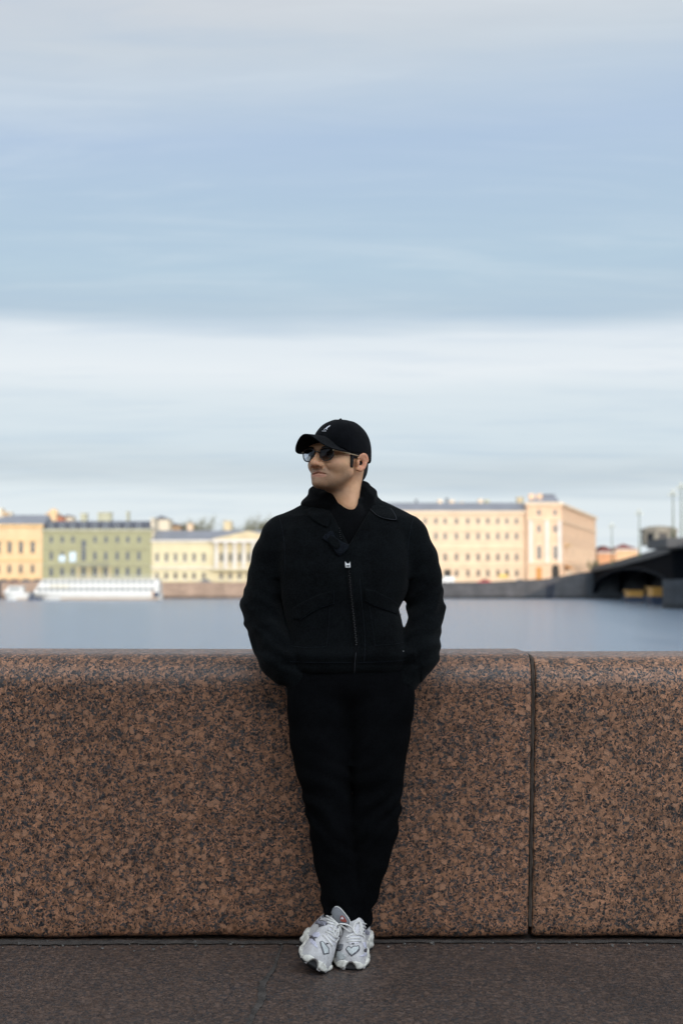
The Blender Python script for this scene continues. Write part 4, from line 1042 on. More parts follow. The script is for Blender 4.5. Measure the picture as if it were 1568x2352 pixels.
def f_ear(L):
    x, y, z = L
    c, s = math.cos(R(24)), math.sin(R(24)); X0, Y0, Z0 = .0735, .023, -.0185
    u = (x-X0)*s + (y-Y0)*c; w = (x-X0)*c-(y-Y0)*s; v = z-Z0
    u = u - .16*v                                                             # ear leans back
    a, b = np.where(v > 0, .0195, .0155), .0275
    q = np.sqrt((u/a)**2+(v/b)**2)
    disc = smax(np.abs(w-.006-.10*np.maximum(u, 0))-.0035, (q-1)*.018, .004)
    rim = np.sqrt(((q-.88)*.018)**2+(w-.0105-.10*np.maximum(u,0))**2)-.0036
    rim = np.where((u < -.004) & (v < .010), .01, rim)
    anti = np.sqrt(((np.sqrt(((u+.001)/.0115)**2+((v+.001)/.0155)**2)-.95)*.012)**2+(w-.0085)**2)-.0028
    anti = np.where((u < -.006), .01, anti)
    f = smin(disc, rim, .004); f = smin(f, anti, .004)
    f = smax(f, -(np.sqrt(((u+.003)/.0085)**2+((v+.003)/.0105)**2+((w-.012)/.010)**2)-1)*.007, .004)
    tr = np.sqrt(((u+.0135)/.005)**2+((v+.004)/.008)**2+((w-.009)/.006)**2)-1
    f = smin(f, tr*.005, .004)
    lobe = np.sqrt(((u+.006)/.0105)**2+((v+.0205)/.0085)**2+((w-.005)/.0055)**2)-1
    return smin(f, lobe*.007, .005)
def f_body(X):
    L = W2H(X); f = f_head(L)
    inn = ((np.abs(L[0]/.0800)**2.2+np.abs((L[1]-.018)/.0950)**2.2+np.abs((L[2]-.012)/.101)**2.2)**(1/2.2)-1)*.085
    f = np.where(L[2] > cap_edge(L[1])-.004, np.maximum(f, inn), f)
    f = smin(f, f_ear(L), .004)
    f = smin(f, f_ear([-L[0], L[1], L[2]]), .004)*K
    nk = rcone(X, NECK0, NECK1, .060, .066)
    nk = smin(nk, rcone(X, P(768, 1110, 4.915), P(800, 1178, 4.93), .026, .022), .03)
    nk = smin(nk, rcone(X, P(822, 1080, 4.94), P(805, 1165, 4.91), .018, .016), .02)   # tendon below the ear
    f = smin(f, nk, .022)
    inn = ((np.abs(L[0]/.0800)**2.2+np.abs((L[1]-.018)/.0950)**2.2+np.abs((L[2]-.012)/.101)**2.2)**(1/2.2)-1)*.085
    sh = rcone(X, (NECK1.x-.10, 4.99, NECK1.z-.07), (NECK1.x+.10, 4.99, NECK1.z-.07), .06, .06)
    return smin(f, sh, .03)
def skin_mat():
    m, w, b = material('skin')
    at = w.n('ShaderNodeVertexColor'); at.layer_name = 'tone'
    tc = w.n('ShaderNodeTexCoord'); v = tc.outputs['Object']
    sep = w.n('ShaderNodeSeparateColor'); w.l(at.outputs['Color'], sep.inputs[0])
    c = w.ramp(w.noise(v, 32, 4, .6), [(.3, (.64,.34,.185)), (.7, (.79,.46,.265))])
    c = w.mix(sep.outputs[0], c, (.48,.235,.16))          # lip colour
    c = w.mix(w.math('MULTIPLY', sep.outputs[2], .6), c, (.66,.27,.18))     # ears, nose: redder
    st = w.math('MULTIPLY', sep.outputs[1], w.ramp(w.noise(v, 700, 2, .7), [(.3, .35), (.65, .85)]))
    c = w.mix(st, c, (.105,.072,.055))                 # stubble, with shade under the jaw painted in
    w.l(c, b.inputs['Base Color']); b.inputs['Roughness'].default_value = .52
    b.inputs['Subsurface Weight'].default_value = .15; b.inputs['Subsurface Radius'].default_value = (.012,.004,.002); b.inputs['Subsurface Scale'].default_value = .6
    b.inputs['Specular IOR Level'].default_value = .35
    bp = w.n('ShaderNodeBump'); bp.inputs['Strength'].default_value = .25; bp.inputs['Distance'].default_value = .001
    w.l(w.noise(v, 380, 3), bp.inputs['Height']); w.l(bp.outputs[0], b.inputs['Normal'])
    return m
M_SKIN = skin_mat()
lo = (HO.x-.16, HO.y-.18, NECK1.z-.13); hi = (HO.x+.17, HO.y+.17, HO.z+.145)
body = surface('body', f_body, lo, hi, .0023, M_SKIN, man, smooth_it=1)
def paint_head(o):
    me = o.data; n = len(me.vertices); co = np.zeros(n*3, np.float32); me.vertices.foreach_get('co', co); co = co.reshape(-1, 3)
    x, y, z = W2H([co[:, 0], co[:, 1], co[:, 2]]); ax = np.abs(x-.004*(y < -.07)); zc = -.0605-ax*.09-ax*ax*4
    g = lambda d, s: np.exp(-(d/s)**2)
    lips = np.clip(1.4*((z-zc) < .0080)*((z-zc) > -.0135)*(y < -.084)*np.clip((.0275-ax)/.004, 0, 1)*(np.abs(z-zc+.0028) < .0112-(ax/.028)**2*.009), 0, 1)
    beard_shade = np.clip((-.031-z-np.clip((y+.03)*.35, -.01, .03))/.03, 0, 1)*np.clip((.01-y)/.03, 0, 1)*np.clip((z+.140)/.03, 0, 1)
    beard_shade *= 1-.75*g(np.sqrt((ax-.045)**2+(z+.048)**2+(y+.06)**2), .022); beard_shade *= (1-lips)*(1-.9*(z > -.046)*(ax < .02))
    beard_shade = np.maximum(beard_shade, .9*g(np.sqrt(ax**2*.6+(z+.0800)**2+(y+.089)**2*.3), .0075))  # dark spot under the lower lip: beard tuft plus painted lip shade
    beard_shade = np.maximum(beard_shade*.95, .8*np.clip((.028-ax)/.01, 0, 1)*(z < -.047)*(z > -.058)*(y < -.08))
    earw = np.clip((ax-.074)/.008, 0, 1)*(np.abs(z+.026) < .05)*(y > -.015); nos = g(np.sqrt(ax**2+(y+.117)**2+(z+.036)**2), .02)
    red = np.clip(earw*.9+nos*.7+.35*g(np.sqrt((ax-.042)**2+(y+.075)**2+(z+.03)**2), .022), 0, 1)
    col = np.ones((n, 4), np.float32); col[:, 0] = lips; col[:, 1] = beard_shade; col[:, 2] = red
    at = me.color_attributes.new('tone', 'FLOAT_COLOR', 'POINT'); at.data.foreach_set('color', col.ravel())
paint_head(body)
def local_obj(name, verts, faces, mat, par=man, smooth=True): return mesh_obj(name, [H2W(v) for v in verts], faces, mat, par, smooth)
def sphere_mesh(c, r, nu=20, nv=12):
    V = []; F = []
    for i in range(nv+1):
        for k in range(nu):
            a, b = math.pi*i/nv, 2*math.pi*k/nu; V.append((c[0]+r*math.sin(a)*math.cos(b), c[1]-r*math.cos(a), c[2]+r*math.sin(a)*math.sin(b)))
    for i in range(nv):
        for k in range(nu): F.append((i*nu+k, i*nu+(k+1) % nu, (i+1)*nu+(k+1) % nu, (i+1)*nu+k))
    return V, F
M_EYE = simple('eye_white', (.55,.5,.47), .2, .05, 30); M_IRIS = simple('brown_iris', (.05,.025,.015), .15, .2, 300)
for s in (-1, 1):
    V, F = sphere_mesh((s*.033, -.0795, -.003), .0120); e = local_obj('eye', V, F, M_EYE)
    V, F = sphere_mesh((s*.033, -.0868, -.0035), .0056, 14, 8); parent(local_obj('iris', V, F, M_IRIS, None), e)
    V = []; F = []      # upper eyelid
    for i in range(9):
        t = -1+2*i/8; xx = s*.033+t*.0155
        for (dy, dz) in ((-.0845, .0005), (-.0915+.006*t*t, .0022-.003*t*t), (-.0895+.005*t*t, .008), (-.083, .013)): V.append((xx, dy+.003*t*t, dz))
    for i in range(8):
        for k in range(3): F.append((i*4+k, i*4+k+1, i*4+k+5, i*4+k+4))
    local_obj('eyelid', V, F, M_SKIN)
    V = []; F = []; n = 12   # eyebrow
    for i in range(n+1):
        t = i/n; xx = s*(.016+.040*t); zz = .0175+.006*math.sin(t*2.2)-.002*t; yy = -.1010+.018*t*t
        for dz in (-.0035*(1-t*.5), 0, .0035*(1-t*.5)): V.append((xx, yy-(.0022 if dz == 0 else 0), zz+dz))
    for i in range(n):
        for k in range(2): F.append((i*3+k, i*3+k+1, i*3+k+4, i*3+k+3))
    local_obj('eyebrow', V, F, simple('dark_hair', (.012,.010,.009), .7, .3, 300) if 'dark_hair' not in bpy.data.materials else bpy.data.materials['dark_hair'])
M_HAIR = bpy.data.materials['dark_hair']
# hair: close cropped shell at the nape and temples
def f_hair(X):
    L = W2H(X); x, y, z = L; ax = np.abs(x)
    f = f_head(L)-.0055-.0022*vnoise(X, (900, 900, 160), 4)
    f = smin(f, ell(L, (0, .060, -.030), (.060, .058, .060)), .02)
    # keep: behind the ears, above a neckline, and sideburns in front of the ears
    back = np.maximum(.026-y, -(z+.084-.30*np.maximum(0, y-.06)))
    side = np.maximum.reduce([np.abs(y+.0145+.16*(z+.02))-.0062, -(z+.036)*.6+.0035*vnoise(X, 300, 5), .058-ax])
    top = np.maximum(-(z+.008), np.maximum(-(y+.018), .058-ax))
    keep = np.minimum(np.minimum(back, side), top)
    f = smax(f, keep, .003)
    return smax(f, z-.045, .002)*K
surface('hair', f_hair, (HO.x-.15, HO.y-.16, HO.z-.13), (HO.x+.16, HO.y+.16, HO.z+.06), .0028, M_HAIR, man)

# cap
def f_cap(X):
    L = W2H(X); x, y, z = L
    q = (np.abs(x/.0850)**2.25+np.abs((y-.0180)/.1030)**2.25+np.abs((z-.012)/.1095)**2.25)**(1/2.25)
    f = (q-1)*.09
    th = np.arctan2(x, -(y-.01)); 
    for a in (0, 60, 120, 180, -60, -120):
        d = np.abs((th-R(a)+math.pi) % (2*math.pi)-math.pi)*np.sqrt(x*x+(y-.01)**2)
        f = f + .0011*np.exp(-(d/.0022)**2)
    f = f-.0016*vnoise(X, 42, 9)
    b = np.sqrt(x*x+(y-.01)**2+(z-.1215)**2)-.0045
    f = smin(f, b, .003)
    inner = (np.abs(x/.0790)**2.2+np.abs((y-.018)/.0970)**2.2+np.abs((z-.012)/.103)**2.2)**(1/2.2)
    f = np.maximum(f, -(inner-1)*.085)
    f = smax(f, cap_edge(y)-z, .003)
    f = smin(f, np.where(np.abs(z-cap_edge(y)-.004) < .004, 9, 9), .001)
    return f*K
cap = surface('cap', f_cap, (HO.x-.15, HO.y-.16, HO.z-.05), (HO.x+.16, HO.y+.16, HO.z+.145), .0026, M_CAP, man, 1)
V = []; F = []; NU, NV = 40, 14
def brim_pt(u, v, up):
    b = u*R(76); rx, ry = .078*math.sin(u*R(70)), .014-.098*math.cos(u*R(70))
    ox, oy = .087*math.sin(b), -.070-.094*math.cos(b)
    x = rx+(ox-rx)*v; y = ry+(oy-ry)*v
    if abs(u) == 1 and v > .6: pass
    z = .0570-(.016*(x/.082)**2+.037*math.sin(min(1, abs(x)/.078)*math.pi/2)**2)*(1-.12*v)-.003*v*v
    return (x, y, z+(.0016 if up else -.0016))
for up in (1, 0):
    for i in range(NU+1):
        for j in range(NV+1): V.append(brim_pt(-1+2*i/NU, j/NV, up))
m = (NU+1)*(NV+1)
for i in range(NU):
    for j in range(NV):
        a = i*(NV+1)+j; F += [(a, a+1, a+NV+2, a+NV+1), (m+a, m+a+NV+1, m+a+NV+2, m+a+1)]
    a = i*(NV+1)+NV; F.append((a, m+a, m+a+NV+1, a+NV+1)); a = i*(NV+1); F.append((a, a+NV+1, m+a+NV+1, m+a))
for i in (0, NU):
    for j in range(NV): a = i*(NV+1)+j; F.append((a, m+a, m+a+1, a+1))
parent(local_obj('brim', V, F, M_CAP, None), cap)
capb = bvh_of(cap)
def cp(x, y): return ((1080+x/3.92)/1.63265, (1540+y/3.92)/1.63265)      # coordinates measured on an enlarged view of the head
kang = [(518,283),(535,268),(552,256),(566,243),(578,233),(590,229),(600,222),(607,214),(612,220),(620,214),(616,226),(606,230),(604,238),(594,238),(586,248),(574,256),(572,268),(580,276),(566,278),(558,270),(562,260),(548,266),(536,278)]
patch('emblem', capb, [cp(*p) for p in kang], .0004, .0007, M_WHITE, cap, .5)
# small word stitched under the emblem
mb = MB(); GL = {'K':[((0,0),(0,1)),((.6,1),(0,.5)),((0,.5),(.6,0))],'A':[((0,0),(.3,1)),((.3,1),(.6,0)),((.12,.35),(.48,.35))],'N':[((0,0),(0,1)),((0,1),(.6,0)),((.6,0),(.6,1))],'G':[((.6,.85),(.1,1)),((.1,1),(0,.1)),((0,.1),(.6,0)),((.6,0),(.6,.45)),((.6,.45),(.35,.45))],'O':[((0,0),(0,1)),((0,1),(.6,1)),((.6,1),(.6,0)),((.6,0),(0,0))],'L':[((0,1),(0,0)),((0,0),(.55,0))]}
for i, ch in enumerate('KANGOL'):
    for (a, b) in GL[ch]:
        q = [cp(500+i*11.2+p[0]*12, 305+i*-.6-p[1]*11-i*.3) for p in (a, b)]
        cord(mb, capb, q, .00030, .0006, .8, 4, smooth=False)
mb.build('lettering', M_WHITE, cap)

# sunglasses
def lens_mat(name='smoked_lens'):
    m = bpy.data.materials.new(name); m.use_nodes = True; w = NT(m.node_tree); out = w.n('ShaderNodeOutputMaterial')
    tr = w.n('ShaderNodeBsdfTransparent'); gl = w.n('ShaderNodeBsdfGlossy'); gl.inputs['Roughness'].default_value = .04; mx = w.n('ShaderNodeMixShader')
    tc = w.n('ShaderNodeTexCoord'); sep = w.n('ShaderNodeSeparateXYZ'); w.l(tc.outputs['Generated'], sep.inputs[0])
    w.l(w.ramp(sep.outputs[2], [(.05, (.50,.51,.50)), (.45, (.15,.15,.16)), (.95, (.03,.04,.06))]), tr.inputs['Color'])   # gradient tint of the glass
    fr = w.n('ShaderNodeFresnel'); fr.inputs['IOR'].default_value = 1.45; gl.inputs['Color'].default_value = (.85,.9,1,1)
    w.l(w.math('MULTIPLY', fr.outputs[0], .5, True), mx.inputs[0]); w.l(tr.outputs[0], mx.inputs[1]); w.l(gl.outputs[0], mx.inputs[2]); w.l(mx.outputs[0], out.inputs[0])
    return m
M_LENS = lens_mat(); M_RIM = simple('tortoise_frame', (.018,.014,.012), .25, .4, 90, spec=.6); M_GOLD = simple('pale_gold', (.62,.50,.33), .3, .1, 50, metallic=.85); M_CLEAR = simple('smoky_clear_acetate', (.20,.18,.16), .25, .2, 60)
gl_root = bpy.data.objects.new('sunglasses', None); COL.objects.link(gl_root); gl_root.location = H2W((0,-.105,0)); gl_root.empty_display_size = .05; parent(gl_root, man)
def lens_outline(s, grow=0, n=40):
    pts = []
    for k in range(n):
        a = 2*math.pi*k/n; c_, s_ = math.cos(a), math.sin(a)
        r = 1.0; x = (.0240+grow)*np.sign(c_)*abs(c_)**.85*(1-.07*max(0, -s_)); z = (.0195+grow)*np.sign(s_)*abs(s_)**(.62 if s_ > 0 else .95)
        if s_ > 0: x *= 1.03
        xx = .0355+x; y = -.1035+.055*(xx-.0355)**1*.28+ (xx**2)*1.3
        pts.append((s*xx, y, -.0025+z))
    return pts
for s in (1, -1):
    o = lens_outline(s); c = (s*.0355, -.1050+.0017, -.0025); V = []; F = []
    rings = [1, .8, .6, .4, .2]
    for rr in rings:
        for p in o: V.append((c[0]+(p[0]-c[0])*rr, c[1]+(p[1]-c[1])*rr-.0022*(1-rr*rr), c[2]+(p[2]-c[2])*rr))
    V.append((c[0], c[1]-.0022, c[2])); n = len(o)
    for i in range(len(rings)-1):
        for k in range(n): F.append((i*n+k, i*n+(k+1) % n, (i+1)*n+(k+1) % n, (i+1)*n+k))
    for k in range(n): F.append(((len(rings)-1)*n+k, (len(rings)-1)*n+(k+1) % n, len(V)-1))
    local_obj('lens', V, F, M_LENS, gl_root)
    t = MB(); t.tube([H2W(p) for p in lens_outline(s, .0008, 48)], .0019*K, 8, closed=True); t.build('rim', M_RIM, gl_root, True)
    t = MB(); pts = smoothpath([(s*.0605,-.0975,.0085),(s*.0665,-.0935,.0080),(s*.071,-.080,.0065),(s*.0755,-.045,.0035),(s*.0785,-.010,.001),(s*.0795,.008,-.002),(s*.079,.022,-.014)], 5)
    t.tube([H2W(p) for p in pts], [.0016*K]*len(pts), 8); t.build('temple', M_GOLD if s > 0 else M_CLEAR, gl_root, True)
    t = MB(); t.tube([H2W(p) for p in ((s*.058,-.0985,.0095),(s*.064,-.0965,.0085),(s*.0685,-.091,.0078))], .0030*K, 8); t.build('hinge', M_GOLD, gl_root, True)
t = MB(); t.tube([H2W(p) for p in smoothpath([(-.0130,-.1045,.002),(-.006,-.1095,.0055),(0,-.1110,.0065),(.006,-.1095,.0055),(.0130,-.1045,.002)], 4)], .0019*K, 8); t.build('bridge_piece', M_RIM, gl_root, True)

# ------------------------------------------------------------------ clothes
def warp(X, a, s, seed):
    return [X[0]+a*vnoise(X, s, seed), X[1]+a*vnoise(X, s, seed+1), X[2]+a*vnoise(X, s, seed+2)]
TORSO = [  # picture row, left, right, front Y, back Y
    (1160, 735, 850, 4.93, 5.05), (1185, 668, 925, 4.885, 5.07), (1215, 645, 940, 4.860, 5.085), (1260, 634, 946, 4.838, 5.09), (1310, 636, 944, 4.825, 5.09), (1360, 645, 935, 4.822, 5.085), (1400, 653, 916, 4.825, 5.08),
    (1440, 655, 926, 4.822, 5.078), (1480, 654, 940, 4.815, 5.075), (1505, 652, 944, 4.808, 5.072), (1530, 652, 944, 4.812, 5.07), (1546, 662, 936, 4.825, 5.065)]
def tz(py, Y=4.93): return P(784, py, Y).z
TZ = np.array([tz(t[0]) for t in TORSO])[::-1]
TL = np.array([P(t[1], t[0], 4.93).x for t in TORSO])[::-1]; TR = np.array([P(t[2], t[0], 4.93).x for t in TORSO])[::-1]
TF = np.array([t[3] for t in TORSO])[::-1]; TB = np.array([t[4] for t in TORSO])[::-1]
def f_torso(X, grow=0, p=2.5, zlo=None):
    z = X[2]; l = np.interp(z, TZ, TL)-grow; r = np.interp(z, TZ, TR)+grow; f0 = np.interp(z, TZ, TF)-grow; b0 = np.interp(z, TZ, TB)+grow
    cx, cy, hw, hd = (l+r)/2, (f0+b0)/2, (r-l)/2, (b0-f0)/2
    q = (np.abs((X[0]-cx)/hw)**p+np.abs((X[1]-cy)/hd)**p)**(1/p); f = (q-1)*np.minimum(hw, hd)*1.05
    return smax(smax(f, z-TZ[-1], .02), (TZ[0] if zlo is None else zlo)-z, .012)
def arm(pts): return [P(x, y, Y) for x, y, r, Y in pts], [M(r, Y) for x, y, r, Y in pts]
ARML = [(672,1217,30,4.985),(640,1235,40,4.985),(623,1275,43,4.985),(615,1320,44,4.985),(611,1355,47,4.985),(603,1392,49.5,4.98),(607,1418,46,4.965),(617,1448,47,4.945),(631,1480,48,4.93),(642,1512,49,4.915),(660,1536,42,4.90),(682,1562,30,4.892),(702,1592,20,4.895)]
ARMR = [(915,1217,30,4.985),(945,1237,39,4.985),(962,1280,42,4.985),(970,1325,43,4.985),(972,1360,43,4.985),(978,1392,42,4.98),(977,1413,38,4.965),(973,1440,40,4.95),(966,1462,40,4.94),(965,1490,44,4.925),(955,1515,43,4.915),(944,1540,34,4.90),(931,1566,30,4.892),(912,1594,20,4.895)]
def folds(X, pts, lo_, hi_, amp, freq, seed, skew=0):
    """bunched sleeve folds between two heights"""
    z = X[2]; w = np.clip((z-lo_)/.04, 0, 1)*np.clip((hi_-z)/.06, 0, 1)
    ph = z*freq+skew*X[0]*freq+9*vnoise(X, 8, seed)+3.0*vnoise(X, 22, seed+3)
    s = np.sin(ph); return amp*w*(np.where(s > 0, s**.8 if False else s, s*.6))*(1+vnoise(X, 14, seed+5)*1.2)
def f_jacket(X):
    Xw = warp(X, .010, 11, 31)
    f = f_torso(Xw)
    sh = rcone(Xw, P(745,1180,4.985), P(655,1218,4.985), .060, .056); f = smin(f, sh, .03)
    sh = rcone(Xw, P(845,1178,4.985), P(932,1218,4.985), .060, .056); f = smin(f, sh, .03)
    for A, sd_ in ((ARML, 1), (ARMR, 2)):
        pts, rs = arm(A)
        a = chain(X, pts, rs, .010, .92)
        zt, zb = tz(1290), tz(1560)
        a = a-folds(X, pts, zb, tz(1345), .0042, 95, 50+sd_, .55*(1 if sd_ == 1 else -1))-folds(X, pts, tz(1400), zt, .0022, 90, 60+sd_, .9*(1 if sd_ == 1 else -1))
        # shoulder seam ridge and elbow
        f = smin(f, a, np.where(X[2] > tz(1330), .030, .006))
    # soft drapes across the front
    f = f-.0035*vnoise(X, (13, 10, 7), 71)-.0022*vnoise(X, (26, 20, 15), 72)-.0007*vnoise(X, 90, 73)
    z = X[2]
    # blouson fullness above the hem band, band pulled in
    band = np.clip((tz(1518)-z)/.008, 0, 1)*(np.abs(X[0]-.03) < .24)
    f = f+.004*band-.006*np.exp(-((z-tz(1500))/.020)**2)*(np.abs(X[0]-.03) < .22)
    # front opening: placket groove
    return f
jlo = (P(540,1300,4.95).x, 4.76, tz(1600)); jhi = (P(1030,1300,4.95).x, 5.11, tz(1148))
def f_jacket_open(X):
    f = f_jacket(X)
    # V neck opening showing the fleece below
    a, b, c_ = P(752,1160,4.85), P(855,1160,4.85), P(801,1252,4.83)
    t = np.clip((X[2]-c_.z)/(a.z-c_.z), 0, 2); xl = c_.x+(a.x-c_.x)*t; xr = c_.x+(b.x-c_.x)*t
    cut = np.maximum(np.maximum(xl-X[0], X[0]-xr), np.maximum(c_.z-X[2], X[1]-(4.895+.05*t)))
    f = smax(f, -cut, .004)
    # hollow for the neck
    n = np.sqrt((X[0]-NECK1.x)**2+(X[1]-(NECK1.y-.01))**2)-.066
    return smax(f, -np.maximum(n, tz(1200)-X[2]), .008)
jacket = surface('jacket', f_jacket_open, jlo, jhi, .0048, M_JACKET, man, 1)
jb = bvh_of(jacket)

# hoodie: fleece at the chest and the hood bunched round the neck
def f_hood(X):
    cx, cy = NECK1.x, NECK1.y
    chest = ell(X, (cx+.01, 4.945, tz(1220)), (.085, .068, .12))
    dx, dy = X[0]-cx, X[1]-cy
    rr = np.sqrt(dx*dx+(dy*1.12)**2)+1e-6; cf = -dy*1.12/rr; sx = dx/rr
    fr = np.clip((cf*.95+sx*.32-.62)/.38, 0, 1); fr = fr*fr*(3-2*fr)
    fr = np.maximum(fr, .30*np.clip((cf-.1)/.5, 0, 1))
    zt = tz(1104)+.006*np.clip(sx, 0, 1)-.004*np.clip(-sx, 0, 1)+(tz(1160)-tz(1104))*fr
    dz = np.clip(zt-X[2], 0, .14)
    ro = .071+.020*np.clip(-sx, 0, 1)+.072*(dz/.10)**.62
    ro = ro-.010*fr
    ro = np.minimum(ro, .180-.075*np.clip(cf+.1, 0, 1)-.03*np.clip(dz-.03, 0, .1)/.1)
    # soft folds that run round the neck
    ph = dz*150+2.0*sx+4*vnoise([X[0], X[1], X[2]*.4], 12, 83)
    ro = ro+.0038*np.sin(ph)*np.clip(dz/.02, 0, 1)+.005*vnoise(X, (14, 14, 30), 84)
    f = smax((rr-ro)*.75, X[2]-zt, .016)
    f = smax(f, tz(1215)-X[2], .01)
    f = smin(f, chest, .012)
    # high crew neck
    ring = np.sqrt((np.sqrt(((X[0]-cx)/1.0)**2+((X[1]-cy+.008)/1.0)**2)-.068)**2+(X[2]-tz(1158)-(X[0]-cx)*.25+.0*X[1])**2)-.009
    f = smin(f, ring, .01)
    n = np.sqrt((X[0]-cx)**2+(X[1]-cy+.004)**2)-.060
    return smax(f, -np.maximum(n, tz(1158)-X[2]), .006)
hood = surface('hoodie', f_hood, (P(675,1200,4.95).x, 4.83, tz(1255)), (P(905,1200,4.95).x, 5.13, tz(1088)), .0042, M_HOODIE, man, 1)

# trousers
LEGL = [(742,1570,78,4.955),(737,1640,74,4.935),(738,1700,69,4.92),(745,1780,60.5,4.90),(751,1840,55,4.89),(762,1900,53,4.885),(775,1980,50,4.885),(784,2050,46,4.89),(789,2092,44,4.895),(786,2120,49,4.90),(788,2150,47,4.905)]
LEGR = [(868,1570,80,4.955),(870,1640,75,4.935),(868,1700,70,4.92),(866,1780,62.5,4.90),(864,1840,56,4.89),(857,1900,54,4.89),(842,1980,46,4.90),(823,2050,42,4.91),(808,2092,42,4.92),(804,2120,49,4.93),(805,2150,47,4.935)]
def f_trous(X):
    Xw = warp(X, .010, 9, 91); f = None
    for A, s_ in ((LEGL, 1), (LEGR, -1)):
        pts, rs = arm(A); g = chain(Xw, pts, rs, .012, 1.05)
        z = X[2]
        kn = np.exp(-((z-tz(1850, 4.87))/.10)**2)*.0026+np.exp(-((z-.14)/.08)**2)*.0040+.0010
        g = g-kn*np.sin(z*75+s_*X[0]*70+9*vnoise(X, 7, 93))*(1+1.6*vnoise(X, 11, 94))
        f = g if f is None else smin(f, g, np.where(z > tz(1760, 4.9), .03, .004))
    hips = ell(X, (P(806,1560,4.95).x, 4.955, tz(1560)), (.215, .125, .115)); f = smin(f, hips, .03)
    # pocket bulges over the hands
    for hx, s_ in ((694, 1), (918, -1)): f = smin(f, ell(X, (P(hx,1600,4.87).x, 4.885, tz(1600)), (.050, .048, .085)), .03)
    f = f-.003*vnoise(X, (12, 10, 8), 97)
    f = smax(f, .082+.10*np.clip(X[1]-4.88, -.06, .0)-X[2]-.02*np.sin(X[0]*40), .008)
    return smax(f, X[2]-tz(1512), .01)
trousers = surface('trousers', f_trous, (P(640,1600,4.95).x, 4.70, .045), (P(975,1600,4.95).x, 5.11, tz(1505)), .0052, M_TROUS, man, 1)
tb_ = bvh_of(trousers)
# hands inside the pockets
def hand(s, wrist, label):
    w = Vector(wrist)
    def T(u, v, n): return w+Vector((s*u*.12-s*v, -n-.02*u/.09, -u))      # u along hand, v across, n thickness
    def f(X):
        q = rcone(X, T(-.05,0,0), T(0,0,0), .026, .024, 1.1)
        q = smin(q, chain(X, [T(.0,-.012,0), T(.075,-.020,.004)], [.018, .015]), .012); q = smin(q, chain(X, [T(.0,.012,0), T(.078,.018,.004)], [.018, .015]), .012)
        for v, ln in ((-.030, .062), (-.010, .074), (.010, .070), (.030, .056)):
            p = [T(.070, v, .004), T(.070+ln*.45, v*1.05, .014), T(.070+ln*.75, v*1.05, .030), T(.070+ln*.86, v, .046)]; q = smin(q, chain(X, p, [.0098, .009, .0084, .0075], .003), .004)
        p = [T(.012, .026, .004), T(.040, .048, .014), T(.066, .052, .026), T(.084, .048, .034)]; return smin(q, chain(X, p, [.014, .0115, .010, .0085], .004), .006)
    a = np.array(w)
    return surface('hand', f, a-np.array([.10,.11,.19]), a+np.array([.10,.07,.08]), .003, M_SKIN, man)
hand(1, P(722,1598,4.925), 'hand'); hand(-1, P(893,1598,4.925), 'hand')

# jacket details -----------------------------------------------------------
def seg(mb, bvh, path, r, off, **k): cord(mb, bvh, path, r, off, **k)
# collar leaves
patch('collar', jb, [(846,1166),(866,1160),(884,1163),(897,1170),(905,1180),(912,1196),(893,1195),(874,1190),(860,1181),(850,1172)], .002, .003, M_JACKET, jacket, 4)
mb = MB(); seg(mb, jb, [(849,1171),(860,1182),(875,1190),(893,1194),(908,1194),(903,1180),(895,1169)], .0006, .0058); mb.build('collar_stitching', M_STITCH, jacket)
patch('collar', jb, [(700,1172),(722,1164),(742,1168),(757,1180),(760,1196),(752,1212),(732,1204),(712,1190)], .002, .003, M_JACKET, jacket, 4)
# zip: teeth of the open V, then the closed zip
def teeth(path, n, w, name='zip_teeth'):
    n = int(n*.62)
    mb = MB(); pp = dens(smoothpath(path), .4); L = len(pp)
    for i in range(n):
        k = int(i*(L-1)/(n-1)); h = cast(jb, pp[k][0], pp[k][1]) or cast(hb, pp[k][0], pp[k][1])
        if not h: continue
        d = (pp[min(k+2, L-1)]-pp[max(k-2, 0)]).normalized(); c = h[0]+h[1]*.0035
        a = Vector((d.x, 0, -d.y)); b = Vector((d.y, 0, d.x)); s = (1 if i % 2 else -1)*w*.25
        p = c+b*s; mb.tube([p-b*w*.5, p+b*w*.5], .0007, 4)
    return mb.build(name, M_METAL, jacket)
hb = bvh_of(hood)
def tape(path, w, name, mat, off=.001):
    pp = smoothpath(path); L_, R__ = [], []
    for i, p in enumerate(pp):
        d = (pp[min(i+1, len(pp)-1)]-pp[max(i-1, 0)]).normalized(); n = Vector((-d.y, d.x)); L_.append(p+n*w/2); R__.append(p-n*w/2)
    return patch(name, jb, [tuple(p) for p in L_+R__[::-1]], off, .0018, mat, jacket, 2.5)
tape([(800,1300),(803,1340),(807,1380),(812,1420),(816,1455),(818,1482),(815,1510),(813,1542)], 11, 'zip_tape', M_HOODIE)
teeth([(801,1306),(804,1340),(808,1380),(812.5,1420),(816,1455),(818.5,1481)], 70, .0042)
teeth([(764,1170),(771,1186),(777,1204),(780,1222),(783,1238)], 26, .0036)
teeth([(841,1178),(828,1185),(817,1200),(810,1218),(805,1236),(803,1248)], 34, .0040)
mb = MB(); seg(mb, jb, [(817,1500),(815,1520),(813.5,1544)], .0007, .004); mb.build('zip_lower_edge', M_STITCH, jacket)
patch('zip_pull', jb, [(792,1290),(797,1296),(801,1296),(804,1291),(804.5,1305),(793,1305)], .007, .003, M_PULL, jacket, 1.5)
patch('zip_slot', jb, [(795,1300.5),(802.5,1300.5),(802.5,1302.8),(795,1302.8)], .0102, .0006, M_HOODIE, jacket, 1)
h = cast(jb, 765, 1170); 
